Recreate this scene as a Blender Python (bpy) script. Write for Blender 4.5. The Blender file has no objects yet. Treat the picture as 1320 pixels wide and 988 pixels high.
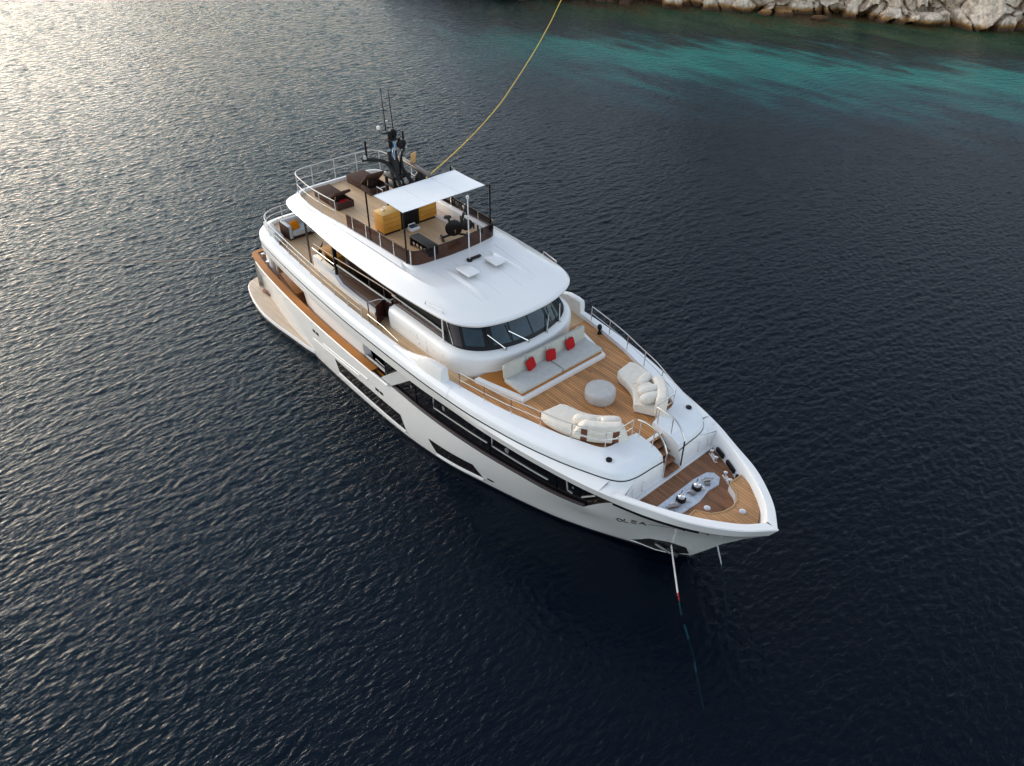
import bpy, bmesh, math, random
import numpy as np
from mathutils import Vector, Matrix, noise as mnoise
R = math.radians
rng = random.Random(7)
scene = bpy.context.scene
COL = scene.collection

# ------------------------------------------------------------------ camera
cam_d = bpy.data.cameras.new("camera")
cam = bpy.data.objects.new("camera", cam_d)
COL.objects.link(cam)
F_ = Vector((-0.58725, 0.52685, -0.61446)); R_ = Vector((0.65954, 0.75154, 0.01404)); U_ = Vector((-0.46919, 0.39702, 0.78882))
M = Matrix((R_, U_, -F_)).transposed().to_4x4()
M.translation = Vector((36.2397, -16.5946, 21.5754))
cam.matrix_world = M
cam_d.sensor_width = 36.0
cam_d.lens = 984.08 / 1320 * 36.0
cam_d.clip_start = 0.1
cam_d.clip_end = 6000
scene.camera = cam

# ------------------------------------------------------------------ light
SUN_EL, SUN_AZ = R(12), R(193)          # azimuth from +x towards +y
sv = Vector((math.cos(SUN_EL) * math.cos(SUN_AZ), math.cos(SUN_EL) * math.sin(SUN_AZ), math.sin(SUN_EL)))
world = bpy.data.worlds.new("World"); scene.world = world; world.use_nodes = True
nt = world.node_tree
sky = nt.nodes.new("ShaderNodeTexSky"); sky.sky_type = 'NISHITA'; sky.sun_disc = False
sky.sun_elevation = SUN_EL
sky.sun_rotation = math.atan2(sv.x, sv.y)
sky.air_density = 1.0; sky.dust_density = 1.6; sky.ozone_density = 1.5
nt.nodes["Background"].inputs[1].default_value = 0.15
hs = nt.nodes.new("ShaderNodeHueSaturation"); hs.inputs["Saturation"].default_value = 0.57
nt.links.new(sky.outputs[0], hs.inputs["Color"]); nt.links.new(hs.outputs[0], nt.nodes["Background"].inputs[0])
sun_d = bpy.data.lights.new("sun", 'SUN'); sun_d.energy = 0.5; sun_d.angle = R(60); sun_d.color = (1.0, 0.95, 0.90)
sun = bpy.data.objects.new("sun", sun_d); COL.objects.link(sun)
sun.rotation_euler = (-sv).to_track_quat('-Z', 'Y').to_euler()
sun.location = (0, 0, 40)
vs = scene.view_settings
vs.view_transform = 'Standard'; vs.look = 'None'; vs.gamma = 1.0; vs.use_curve_mapping = False
vs.exposure = 1.42
scene.cycles.max_bounces = 6
scene.cycles.transparent_max_bounces = 8

# ------------------------------------------------------------------ materials
def mat(name, color, rough=0.5, metal=0.0, coat=0.0, spec=0.5, var=0.0, vscale=3.0, bump=0.0, bscale=30.0, ior=1.5):
    m = bpy.data.materials.new(name); m.use_nodes = True
    n = m.node_tree; b = n.nodes["Principled BSDF"]
    b.inputs["Base Color"].default_value = (*color, 1); b.inputs["Roughness"].default_value = rough
    b.inputs["Metallic"].default_value = metal; b.inputs["Coat Weight"].default_value = coat
    b.inputs["Specular IOR Level"].default_value = spec; b.inputs["IOR"].default_value = ior
    b.inputs["Coat Roughness"].default_value = 0.08
    tc = n.nodes.new("ShaderNodeTexCoord")
    if var > 0:
        t = n.nodes.new("ShaderNodeTexNoise"); t.inputs["Scale"].default_value = vscale; t.inputs["Detail"].default_value = 5
        n.links.new(tc.outputs["Object"], t.inputs["Vector"])
        r = n.nodes.new("ShaderNodeMapRange"); r.inputs[1].default_value = 0.3; r.inputs[2].default_value = 0.7
        r.inputs[3].default_value = 1 - var; r.inputs[4].default_value = 1 + var
        n.links.new(t.outputs["Fac"], r.inputs[0])
        mx = n.nodes.new("ShaderNodeVectorMath"); mx.operation = 'SCALE'; mx.inputs[0].default_value = color
        n.links.new(r.outputs[0], mx.inputs["Scale"]); n.links.new(mx.outputs[0], b.inputs["Base Color"])
    if bump > 0:
        t2 = n.nodes.new("ShaderNodeTexNoise"); t2.inputs["Scale"].default_value = bscale; t2.inputs["Detail"].default_value = 4
        n.links.new(tc.outputs["Object"], t2.inputs["Vector"])
        bp = n.nodes.new("ShaderNodeBump"); bp.inputs["Strength"].default_value = bump; bp.inputs["Distance"].default_value = 0.02
        n.links.new(t2.outputs["Fac"], bp.inputs["Height"]); n.links.new(bp.outputs[0], b.inputs["Normal"])
    return m

def teak(name, base, axis=1, width=0.085, caulk=0.012, contrast=0.22, cdark=0.35):
    """planks running along x (axis=1: split across y) with dark caulk lines and grain"""
    m = bpy.data.materials.new(name); m.use_nodes = True
    n = m.node_tree; L = n.links; b = n.nodes["Principled BSDF"]; b.inputs["Roughness"].default_value = 0.6
    tc = n.nodes.new("ShaderNodeTexCoord"); sp = n.nodes.new("ShaderNodeSeparateXYZ"); L.new(tc.outputs["Object"], sp.inputs[0])
    def mth(op, a, c=None):
        k = n.nodes.new("ShaderNodeMath"); k.operation = op
        for i, v in enumerate((a, c)):
            if v is None: continue
            if isinstance(v, (int, float)): k.inputs[i].default_value = v
            else: L.new(v, k.inputs[i])
        return k.outputs[0]
    u = sp.outputs[axis]; v = sp.outputs[1 - axis]
    q = mth('DIVIDE', u, width); idx = mth('FLOOR', q); fr = mth('FRACT', q)
    wn = n.nodes.new("ShaderNodeTexWhiteNoise"); wn.noise_dimensions = '2D'
    off = mth('FLOOR', mth('DIVIDE', mth('ADD', v, mth('MULTIPLY', idx, 1.37)), 2.3))
    cb = n.nodes.new("ShaderNodeCombineXYZ"); L.new(idx, cb.inputs[0]); L.new(off, cb.inputs[1]); L.new(cb.outputs[0], wn.inputs["Vector"])
    gr = n.nodes.new("ShaderNodeTexNoise"); gr.inputs["Scale"].default_value = 1.0; gr.inputs["Detail"].default_value = 6
    mp = n.nodes.new("ShaderNodeMapping"); mp.inputs["Scale"].default_value = (3, 40, 3) if axis == 1 else (40, 3, 3)
    L.new(tc.outputs["Object"], mp.inputs[0]); L.new(mp.outputs[0], gr.inputs["Vector"])
    big = n.nodes.new("ShaderNodeTexNoise"); big.inputs["Scale"].default_value = 0.9; big.inputs["Detail"].default_value = 4
    L.new(tc.outputs["Object"], big.inputs["Vector"])
    val = mth('ADD', mth('MULTIPLY', mth('SUBTRACT', wn.outputs["Value"], 0.5), contrast * 1.6),
              mth('ADD', mth('MULTIPLY', mth('SUBTRACT', gr.outputs["Fac"], 0.5), contrast * 2.4),
                  mth('MULTIPLY', mth('SUBTRACT', big.outputs["Fac"], 0.5), contrast * 2.6)))
    val = mth('ADD', val, 1.0)
    ck = mth('LESS_THAN', fr, caulk / width)
    val = mth('MULTIPLY', val, mth('SUBTRACT', 1.0, mth('MULTIPLY', ck, 1 - cdark)))
    sc = n.nodes.new("ShaderNodeVectorMath"); sc.operation = 'SCALE'; sc.inputs[0].default_value = base
    L.new(val, sc.inputs["Scale"]); L.new(sc.outputs[0], b.inputs["Base Color"])
    return m

def woven(name, color, scale=160, rough=0.9):
    return mat(name, color, rough=rough, spec=0.2, var=0.06, vscale=6, bump=0.35, bscale=scale)

WHITE = mat("white_gelcoat", (0.82, 0.805, 0.785), rough=0.2, coat=0.3, var=0.02, vscale=0.8)
HULLW = mat("hull_paint", (0.72, 0.71, 0.69), rough=0.2, coat=0.5, var=0.02, vscale=0.6)
NONSKID = mat("white_nonskid", (0.80, 0.81, 0.82), rough=0.6, var=0.025, vscale=1.6)
BOOT = mat("boot_stripe", (0.012, 0.013, 0.018), rough=0.4)
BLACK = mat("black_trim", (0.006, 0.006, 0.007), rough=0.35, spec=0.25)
MASTB = mat("mast_brown_black", (0.009, 0.007, 0.007), rough=0.45, spec=0.3)
RUB = mat("black_rubber", (0.012, 0.011, 0.011), rough=0.6)
DGLASS = mat("dark_glass", (0.006, 0.006, 0.008), rough=0.03, ior=1.5, var=0.3, vscale=0.7)
BGLASS = mat("brown_glass", (0.035, 0.018, 0.016), rough=0.05, ior=1.5)
def tinted(name, color, t):
    m = bpy.data.materials.new(name); m.use_nodes = True; n = m.node_tree; L = n.links
    b = n.nodes["Principled BSDF"]; b.inputs["Base Color"].default_value = (*color, 1); b.inputs["Roughness"].default_value = .05
    tr = n.nodes.new("ShaderNodeBsdfTransparent"); tr.inputs[0].default_value = (.24, .16, .145, 1)
    mx = n.nodes.new("ShaderNodeMixShader"); mx.inputs[0].default_value = t
    L.new(b.outputs[0], mx.inputs[1]); L.new(tr.outputs[0], mx.inputs[2]); L.new(mx.outputs[0], n.nodes["Material Output"].inputs[0])
    return m
TGLASS = tinted("tinted_balustrade_glass", (.018, .010, .010), .62)
WGLASS = mat("windscreen_glass", (0.009, 0.032, 0.045), rough=0.03, ior=1.55, var=0.35, vscale=1.4)
STEEL = mat("stainless_steel", (0.72, 0.70, 0.67), rough=0.2, metal=1.0)
GREYP = mat("grey_paint", (0.42, 0.42, 0.42), rough=0.4)
TEAK_F = teak("teak_foredeck", (0.52, 0.24, 0.082), width=0.11, caulk=0.016, contrast=0.30, cdark=0.25)  # same teak as the sundeck, browner tone stands in for shade
TEAK_B = teak("teak_bow", (0.25, 0.105, 0.044), axis=1, width=0.1, contrast=0.3)  # same teak again, the bow deck's shade put into the colour
TEAK_A = teak("teak_sundeck", (0.60, 0.40, 0.225), width=0.1, contrast=0.12, cdark=0.6)  # same teak, sunlight painted in as a paler tone
TEAK_P = teak("teak_platform", (0.58, 0.455, 0.335), width=0.1, contrast=0.1, cdark=0.7)
VARN = teak("varnished_teak", (0.42, 0.155, 0.022), width=0.5, contrast=0.12, cdark=0.9)
OAK = teak("yellow_wood", (0.52, 0.235, 0.028), axis=0, width=0.9, contrast=0.22, cdark=0.9)
FAB_W = woven("white_boucle", (0.76, 0.70, 0.61), 90)
FAB_G = woven("grey_beige_canvas", (0.50, 0.49, 0.46))
FAB_P = woven("pouf_knit", (0.50, 0.475, 0.45), 200)
FAB_L = woven("light_grey_fabric", (0.55, 0.57, 0.58))
FAB_R = woven("red_fabric", (0.40, 0.012, 0.014))
FAB_O = woven("orange_fabric", (0.75, 0.23, 0.005))
BROWN = woven("brown_wicker", (0.060, 0.032, 0.024), 220)
LEATH = mat("brown_leather", (0.14, 0.035, 0.018), rough=0.5, bump=0.2, bscale=60)
AWN = mat("white_canvas", (0.80, 0.81, 0.82), rough=0.85, var=0.02, vscale=2)
CHROME = mat("chrome", (0.85, 0.80, 0.76), rough=0.12, metal=1.0)

# ------------------------------------------------------------------ mesh helpers
class MB:
    def __init__(s): s.v = []; s.f = []
    def add(s, v, f):
        o = len(s.v); s.v.extend([tuple(p) for p in v]); s.f.extend([tuple(i + o for i in q) for q in f]); return s
    def grid(s, rows, closed=False, cap0=False, cap1=False):
        n = len(rows[0]); v = [p for r in rows for p in r]; f = []
        for i in range(len(rows) - 1):
            for j in range(n if closed else n - 1):
                k = (j + 1) % n
                f.append((i * n + j, i * n + k, (i + 1) * n + k, (i + 1) * n + j))
        if cap0: f.append(tuple(range(n)))
        if cap1: f.append(tuple((len(rows) - 1) * n + j for j in range(n)))
        return s.add(v, f)
    def poly(s, pts): return s.add(pts, [tuple(range(len(pts)))])
    def prism(s, outline, z0, z1, bevel=0.0, seg=2):
        """outline [(x,y)], rounded top edge by insetting towards the centroid normals"""
        rows = [[(x, y, z0) for x, y in outline]]
        if bevel > 0:
            for k in range(seg + 1):
                a = math.pi / 2 * k / seg
                o = inset(outline, bevel * (1 - math.cos(a))) if k else outline
                rows.append([(x, y, z1 - bevel + bevel * math.sin(a)) for x, y in o])
        else:
            rows.append([(x, y, z1) for x, y in outline])
        return s.grid(rows, True, True, True)
    def box(s, c, d, r=0.0, rz=0.0, ry=0.0, rx=0.0, seg=2):
        bm = bmesh.new(); bmesh.ops.create_cube(bm, size=1)
        bmesh.ops.scale(bm, vec=d, verts=bm.verts)
        if r > 0: bmesh.ops.bevel(bm, geom=list(bm.edges), offset=min(r, min(d) * 0.49), segments=seg, affect='EDGES', profile=0.5)
        m = Matrix.Rotation(rz, 4, 'Z') @ Matrix.Rotation(ry, 4, 'Y') @ Matrix.Rotation(rx, 4, 'X')
        bm.verts.index_update()
        s.add([tuple(m @ v.co + Vector(c)) for v in bm.verts], [[v.index for v in f.verts] for f in bm.faces]); bm.free(); return s
    def tube(s, pts, r, seg=8, r1=None):
        pts = [Vector(p) for p in pts]; rows = []; up = Vector((0, 0, 1)); n = len(pts)
        for i, p in enumerate(pts):
            t = (pts[min(i + 1, n - 1)] - pts[max(i - 1, 0)]).normalized()
            a = t.cross(up)
            if a.length < 0.05: a = t.cross(Vector((1, 0, 0)))
            a.normalize(); b = a.cross(t)
            rr = r if r1 is None else r + (r1 - r) * i / (n - 1)
            rows.append([p + a * rr * math.cos(2 * math.pi * k / seg) + b * rr * math.sin(2 * math.pi * k / seg) for k in range(seg)])
        return s.grid(rows, True, True, True)
    def lathe(s, c, prof, seg=20, axis='Z'):
        rows = []
        for r, h in prof:
            row = []
            for k in range(seg):
                a = 2 * math.pi * k / seg; x, y = r * math.cos(a), r * math.sin(a)
                row.append({'Z': (c[0] + x, c[1] + y, c[2] + h), 'X': (c[0] + h, c[1] + x, c[2] + y), 'Y': (c[0] + x, c[1] + h, c[2] + y)}[axis])
            rows.append(row)
        return s.grid(rows, True, True, True)
    def ball(s, c, d, e=1.0, nu=20, nv=12, m=None):
        """superellipsoid: e<1 boxy"""
        rows = []
        pw = lambda w: math.copysign(abs(w) ** e, w)
        for i in range(nv + 1):
            a = -math.pi / 2 + math.pi * i / nv
            row = []
            for j in range(nu):
                b = 2 * math.pi * j / nu
                p = Vector((pw(math.cos(a)) * pw(math.cos(b)) * d[0] / 2, pw(math.cos(a)) * pw(math.sin(b)) * d[1] / 2, pw(math.sin(a)) * d[2] / 2))
                if m: p = m @ p
                row.append(p + Vector(c))
            rows.append(row)
        return s.grid(rows, True)
    def mirror(s):
        v = [(x, -y, z) for x, y, z in s.v]; f = [q[::-1] for q in s.f]
        return s.add(v, f)
    def xf(s, m):
        s.v = [tuple(m @ Vector(p)) for p in s.v]; return s

def inset(o, d):
    n = len(o); out = []
    A = sum(o[i][0] * o[(i + 1) % n][1] - o[(i + 1) % n][0] * o[i][1] for i in range(n))
    sg = 1 if A > 0 else -1
    for i in range(n):
        p, q, r = Vector(o[i - 1]), Vector(o[i]), Vector(o[(i + 1) % n])
        a = (q - p); b = (r - q)
        a = a.normalized() if a.length > 1e-9 else b.normalized(); b = b.normalized() if b.length > 1e-9 else a
        na, nb = Vector((-a.y, a.x)), Vector((-b.y, b.x))
        h = na + nb
        k = 1 / max(0.5, (1 + na.dot(nb)) / 2 * 1.0) * 0.5
        out.append(tuple(q + h * d * sg * k))
    return out

def cr(pts, n=6):
    P = [Vector(p) for p in pts]; out = []
    for i in range(len(P) - 1):
        a = P[i - 1] if i else P[0] * 2 - P[1]; b, c = P[i], P[i + 1]
        d = P[i + 2] if i + 2 < len(P) else P[-1] * 2 - P[-2]
        for k in range(n):
            t = k / n
            out.append(0.5 * ((2 * b) + (c - a) * t + (2 * a - 5 * b + 4 * c - d) * t * t + (3 * b - a - 3 * c + d) * t ** 3))
    out.append(P[-1]); return out

def mx(pts): return [Vector((p[0], -p[1], p[2])) for p in pts]
def sym(o): return [(x, -y) for x, y in o] + [(x, y) for x, y in reversed(o)]      # half outline (y>0, stern->bow) to a closed one

ORG = {}
def obj(name, mb, m, parent=None, loc=None, smooth=35, weld=True):
    me = bpy.data.meshes.new(name)
    org = Vector(loc) if loc is not None else (ORG[parent.name] if parent else Vector((0, 0, 0)))
    if parent: org = ORG[parent.name]
    bm = bmesh.new()
    vs_ = [bm.verts.new(Vector(p) - org) for p in mb.v]
    for q in mb.f:
        try: bm.faces.new([vs_[i] for i in q])
        except ValueError: pass
    if weld: bmesh.ops.remove_doubles(bm, verts=bm.verts, dist=1e-4)
    bmesh.ops.recalc_face_normals(bm, faces=bm.faces)
    bm.to_mesh(me); bm.free()
    for p in me.polygons: p.use_smooth = True
    me.set_sharp_from_angle(angle=R(smooth))
    me.materials.append(m)
    o = bpy.data.objects.new(name, me); COL.objects.link(o)
    if parent: o.parent = parent
    else: o.location = org
    ORG[o.name] = org
    return o
def tag(o, label=None, cat=None, group=None, kind=None):
    if label: o['label'] = label
    if cat: o['category'] = cat
    if group: o['group'] = group
    if kind: o['kind'] = kind
    return o
def thing(name, loc, label, cat, group=None):
    o = bpy.data.objects.new(name, None); COL.objects.link(o); o.location = loc; o.empty_display_size = 0.3
    ORG[o.name] = Vector(loc)
    return tag(o, label, cat, group)

# ------------------------------------------------------------------ water
CX, CY = 36.24, -16.59
def build_water():
    # polar sheet about the point under the camera: fine where the picture looks, coarse elsewhere, out to the horizon
    NF = 1700
    fine = np.linspace(R(88), R(196), NF)
    coarse = np.linspace(R(196), R(448), 90)[1:-1]
    th = np.concatenate([fine, coarse]); nth = len(th)
    rr = [0.5, 2.0, 4.0, 6.0]
    while rr[-1] < 135: rr.append(rr[-1] + max(0.09, rr[-1] * 0.0022))
    while rr[-1] < 185: rr.append(rr[-1] * 1.0036)
    while rr[-1] < 5000: rr.append(rr[-1] * 1.18)
    rr = np.array(rr)
    X = CX + rr[:, None] * np.cos(th)[None, :]; Y = CY + rr[:, None] * np.sin(th)[None, :]
    Z = np.zeros_like(X); DX = np.zeros_like(X); DY = np.zeros_like(X)
    g = np.random.default_rng(11)
    fade = np.clip(1.6 - rr / 170.0, 0, 1)[:, None] * np.ones_like(X)
        # wind sea running along x, crests lying along y
    N = 120
    lam = np.exp(g.uniform(np.log(0.26), np.log(1.9), N))
    dirs = R(-8) + g.normal(0, 0.33, N)
    dirs[lam < 0.6] = R(0) + g.normal(0, 0.85, (lam < 0.6).sum())
    slope = 0.0195 * np.where(lam < 0.5, 0.8, 1.0) * np.exp(-np.clip(np.log(lam / 0.52), 0, 9) ** 2 / 0.55)
    gust = 1 + 0.28 * np.sin(X / 17 + Y / 29 + 1.0) * np.sin(Y / 13 - X / 41) 
    # calmer lee around the hull's starboard bow
    lee = 1 - 0.5 * np.exp(-(((X - 26) / 8) ** 2 + ((Y + 6) / 6) ** 2)) - 0.35 * np.exp(-(((X - 34) / 11) ** 2 + ((Y - 2) / 12) ** 2))
    lee = np.maximum(lee, .3)
    for l, d, s in zip(lam, dirs, slope):
        k = 2 * np.pi / l; kx, ky = k * np.cos(d), k * np.sin(d); ph = g.uniform(0, 6.28)
        res_ok = np.clip(2.2 - rr * 0.0022 * 4 / l, 0, 1)[:, None]
        a = s / k * res_ok * fade * gust * lee
        P = kx * X + ky * Y + ph
        Z += a * np.sin(P); c = a * np.cos(P) * 1.15
        DX -= -c * np.cos(d); DY -= -c * np.sin(d)
    DX[:, NF:] = 0; DY[:, NF:] = 0
    Z[:, NF:] *= 0.0
    edge = np.clip(np.minimum(np.arange(NF), NF - 1 - np.arange(NF)) / 40.0, 0, 1)
    for A in (Z, DX, DY): A[:, :NF] *= edge
    V = np.stack([X + DX, Y + DY, Z], -1).reshape(-1, 3)
    nr = len(rr)
    I = np.arange(nr * nth).reshape(nr, nth); J = np.roll(I, -1, axis=1)
    F = np.stack([I[:-1], I[1:], J[1:], J[:-1]], -1).reshape(-1, 4)
    me = bpy.data.meshes.new("sea_water")
    me.vertices.add(len(V)); me.vertices.foreach_set("co", V.astype(np.float32).ravel())
    me.loops.add(F.size); me.loops.foreach_set("vertex_index", F.astype(np.int32).ravel())
    me.polygons.add(len(F)); me.polygons.foreach_set("loop_start", np.arange(0, F.size, 4, dtype=np.int32))
    me.polygons.foreach_set("use_smooth", np.ones(len(F), dtype=bool))
    me.update()
    o = bpy.data.objects.new("sea_water", me); COL.objects.link(o)
    tag(o, kind="structure")
    m = bpy.data.materials.new("sea_water"); m.use_nodes = True
    n = m.node_tree; L = n.links; n.nodes.remove(n.nodes["Principled BSDF"]); out = n.nodes["Material Output"]
    geo = n.nodes.new("ShaderNodeNewGeometry")
    def node(t, **kw):
        k = n.nodes.new(t)
        for a, b in kw.items(): setattr(k, a, b)
        return k
    def mth(op, a, b=None, clamp=False):
        k = node("ShaderNodeMath", operation=op, use_clamp=clamp)
        for i, v in enumerate((a, b)):
            if v is None: continue
            if isinstance(v, (int, float)): k.inputs[i].default_value = v
            else: L.new(v, k.inputs[i])
        return k.outputs[0]
    # small ripples
    mp = node("ShaderNodeMapping"); mp.inputs["Scale"].default_value = (5.2, 2.4, 1); L.new(geo.outputs["Position"], mp.inputs[0])
    t1 = node("ShaderNodeTexNoise"); t1.inputs["Scale"].default_value = 1.0; t1.inputs["Detail"].default_value = 3; L.new(mp.outputs[0], t1.inputs["Vector"])
    bp = node("ShaderNodeBump"); bp.inputs["Strength"].default_value = 1.0; bp.inputs["Distance"].default_value = 0.085
    mp2 = node("ShaderNodeMapping"); mp2.inputs["Scale"].default_value = (2.3, 1.1, 1); L.new(geo.outputs["Position"], mp2.inputs[0])
    t3 = node("ShaderNodeTexNoise"); t3.inputs["Scale"].default_value = 1.0; t3.inputs["Detail"].default_value = 2; L.new(mp2.outputs[0], t3.inputs["Vector"])
    # beyond the finely meshed sheet the longer waves carry on as bump
    vd = node("ShaderNodeVectorMath", operation='DISTANCE'); vd.inputs[1].default_value = (CX, CY, 0); L.new(geo.outputs["Position"], vd.inputs[0])
    far = node("ShaderNodeMapRange"); far.inputs[1].default_value = 40; far.inputs[2].default_value = 100; far.inputs[4].default_value = 2.6; L.new(vd.outputs["Value"], far.inputs[0])
    L.new(mth('ADD', t1.outputs["Fac"], mth('MULTIPLY', t3.outputs["Fac"], far.outputs[0])), bp.inputs["Height"])
    # distance out from the shoreline (a straight line through two shore points), wobbled
    sp = node("ShaderNodeSeparateXYZ"); L.new(geo.outputs["Position"], sp.inputs[0])
    tx, ty = 44.0 / 53.8, 30.9 / 53.8
    d0 = mth('ADD', mth('MULTIPLY', mth('ADD', sp.outputs[0], 40.1), ty), mth('MULTIPLY', mth('SUBTRACT', sp.outputs[1], 61.6), -tx))
    along = mth('ADD', mth('MULTIPLY', mth('ADD', sp.outputs[0], 40.1), tx), mth('MULTIPLY', mth('SUBTRACT', sp.outputs[1], 61.6), ty))
    wob = node("ShaderNodeTexNoise"); wob.inputs["Scale"].default_value = 0.09; wob.inputs["Detail"].default_value = 4; wob.inputs["Roughness"].default_value = 0.6
    L.new(geo.outputs["Position"], wob.inputs["Vector"])
    mp3 = node("ShaderNodeMapping"); mp3.inputs["Rotation"].default_value = (0, 0, -math.atan2(ty, tx)); mp3.inputs["Scale"].default_value = (0.07, 0.34, 1); L.new(geo.outputs["Position"], mp3.inputs[0])
    wo2 = node("ShaderNodeTexNoise"); wo2.inputs["Scale"].default_value = 1.0; wo2.inputs["Detail"].default_value = 5; wo2.inputs["Roughness"].default_value = 0.65; L.new(mp3.outputs[0], wo2.inputs["Vector"])
    d = mth('ADD', d0, mth('ADD', mth('MULTIPLY', mth('SUBTRACT', wob.outputs["Fac"], 0.5), 14.0), mth('MULTIPLY', mth('SUBTRACT', wo2.outputs["Fac"], 0.5), 30.0)))
    lf = node("ShaderNodeMapRange"); lf.interpolation_type = 'SMOOTHSTEP'; lf.inputs[1].default_value = 16; lf.inputs[2].default_value = -18; lf.inputs[3].default_value = 0; lf.inputs[4].default_value = 1
    L.new(mth('ADD', along, mth('MULTIPLY', mth('SUBTRACT', wo2.outputs["Fac"], 0.5), 26.0)), lf.inputs[0])
    cr_ = node("ShaderNodeValToRGB"); e = cr_.color_ramp
    L.new(mth('DIVIDE', d, 60.0, True), cr_.inputs[0])
    stops = [(0.0, (0.15, 0.08, 0.03)), (0.04, (0.13, 0.13, 0.05)), (0.09, (0.05, 0.16, 0.075)), (0.17, (0.010, 0.085, 0.05)), (0.24, (0.004, 0.028, 0.026)),
             (0.29, (0.010, 0.09, 0.095)), (0.37, (0.028, 0.42, 0.36)), (0.47, (0.016, 0.24, 0.235)), (0.58, (0.008, 0.06, 0.085)), (0.72, (0.003, 0.012, 0.026)), (0.9, (0.0002, 0.0026, 0.0125))]
    e.elements[0].position, e.elements[0].color = stops[0][0], (*stops[0][1], 1)
    e.elements[1].position, e.elements[1].color = stops[1][0], (*stops[1][1], 1)
    for p_, c_ in stops[2:]:
        k = e.elements.new(p_); k.color = (*c_, 1)
    deep = node("ShaderNodeMixRGB"); L.new(lf.outputs[0], deep.inputs[0]); L.new(cr_.outputs[0], deep.inputs[1]); deep.inputs[2].default_value = (0.0035, 0.016, 0.022, 1)
    # the open water turns a little greener and lighter towards stern and starboard
    gx_ = mth('ADD', mth('MULTIPLY', mth('SUBTRACT', sp.outputs[0], 30.0), -0.75), mth('MULTIPLY', sp.outputs[1], -0.66))
    lg_ = node("ShaderNodeMapRange"); lg_.interpolation_type = 'SMOOTHSTEP'; lg_.inputs[1].default_value = 2; lg_.inputs[2].default_value = 30; lg_.inputs[4].default_value = 1; L.new(gx_, lg_.inputs[0])
    addc = node("ShaderNodeMixRGB", blend_type='ADD'); L.new(lg_.outputs[0], addc.inputs[0]); L.new(deep.outputs[0], addc.inputs[1]); addc.inputs[2].default_value = (0.0040, 0.0150, 0.0220, 1)
    dif = node("ShaderNodeBsdfDiffuse"); L.new(addc.outputs[0], dif.inputs[0])
    tr = node("ShaderNodeBsdfTransparent"); tr.inputs[0].default_value = (0.25, 0.82, 0.88, 1)
    body = node("ShaderNodeMixShader"); body.inputs[0].default_value = 0.55
    L.new(dif.outputs[0], body.inputs[1]); L.new(tr.outputs[0], body.inputs[2])
    gl = node("ShaderNodeBsdfGlossy"); gl.inputs["Roughness"].default_value = 0.15; gl.inputs[0].default_value = (.55, .55, .55, 1)
    L.new(bp.outputs[0], gl.inputs["Normal"])
    fr = node("ShaderNodeFresnel"); fr.inputs[0].default_value = 1.333; L.new(bp.outputs[0], fr.inputs["Normal"])
    mixs = node("ShaderNodeMixShader"); L.new(fr.outputs[0], mixs.inputs[0]); L.new(body.outputs[0], mixs.inputs[1]); L.new(gl.outputs[0], mixs.inputs[2])
    L.new(mixs.outputs[0], out.inputs[0])
    me.materials.append(m)
    bed = MB().grid([[(-900, -900, -9), (900, -900, -9)], [(-900, 900, -9), (900, 900, -9)]])
    bo = obj("seabed", bed, mat("seabed_deep", (0.001, 0.002, 0.004), rough=1.0)); tag(bo, kind="structure")
build_water()

# ------------------------------------------------------------------ yacht
Y = thing("motor_yacht", (15, 0, 0), "large white motor yacht with three decks lying at anchor on dark blue water", "yacht")
Z_UD, Z_SD, Z_BD, Z_CO = 4.17, 6.75, 3.17, 4.35

# hull rails (half breadth, positive y), station by station from the transom to the stem
WL = [(1.0, 2.95, 0), (3, 3.3, 0), (5.5, 3.7, 0), (8, 3.9, 0), (10.5, 3.97, 0), (13, 3.98, 0), (15, 3.93, 0), (16.6, 3.8, 0), (18.2, 3.57, 0), (19.6, 3.22, 0), (21.4, 2.73, 0), (22.87, 2.26, 0), (24.15, 1.72, 0), (25.3, 1.15, 0), (26.1, .75, 0), (26.65, .42, 0), (27.0, .2, 0), (27.25, 0, 0)]
CH = [(1.0, 3.0, .9), (3, 3.4, .9), (5.5, 3.78, .9), (8, 3.94, .9), (10.5, 4.0, .9), (13, 4.0, .9), (15, 3.98, .9), (16.7, 3.9, .92), (18.4, 3.75, .95), (19.9, 3.45, .97), (21.7, 3.0, 1.0), (23.1, 2.55, 1.0), (24.4, 2.03, 1.05), (25.6, 1.68, 1.35), (26.4, 1.3, 1.55), (27.2, .85, 1.68), (27.9, .42, 1.75), (28.45, 0, 1.8)]
KN = [(1.0, 3.2, 2.25), (3, 3.5, 2.25), (5.5, 3.72, 2.25), (8, 3.86, 2.25), (10.5, 3.93, 2.25), (13, 3.95, 2.25), (15.2, 3.92, 2.22), (16.9, 3.9, 2.2), (18.6, 3.8, 2.2), (20.2, 3.62, 2.2), (21.9, 3.34, 2.2), (23.3, 3.06, 2.2), (24.5, 2.68, 2.22), (25.7, 2.2, 2.4), (26.7, 1.68, 2.5), (27.7, 1.1, 2.56), (28.5, .55, 2.6), (29.1, 0, 2.62)]
CC = [(1.0, 3.1, 3.38), (3, 3.37, 3.38), (5.5, 3.6, 3.38), (8, 3.8, 3.38), (10.5, 3.92, 3.38), (13, 3.95, 3.38), (15.2, 3.94, 3.38), (16.9, 3.9, 3.38), (18.6, 3.79, 3.38), (20.2, 3.69, 3.38), (21.9, 3.49, 3.38), (23.3, 3.25, 3.38), (24.5, 3.0, 3.38), (25.7, 2.66, 3.38), (26.9, 2.24, 3.38), (28.1, 1.62, 3.38), (29.1, .86, 3.38), (29.8, 0, 3.38)]
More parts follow.
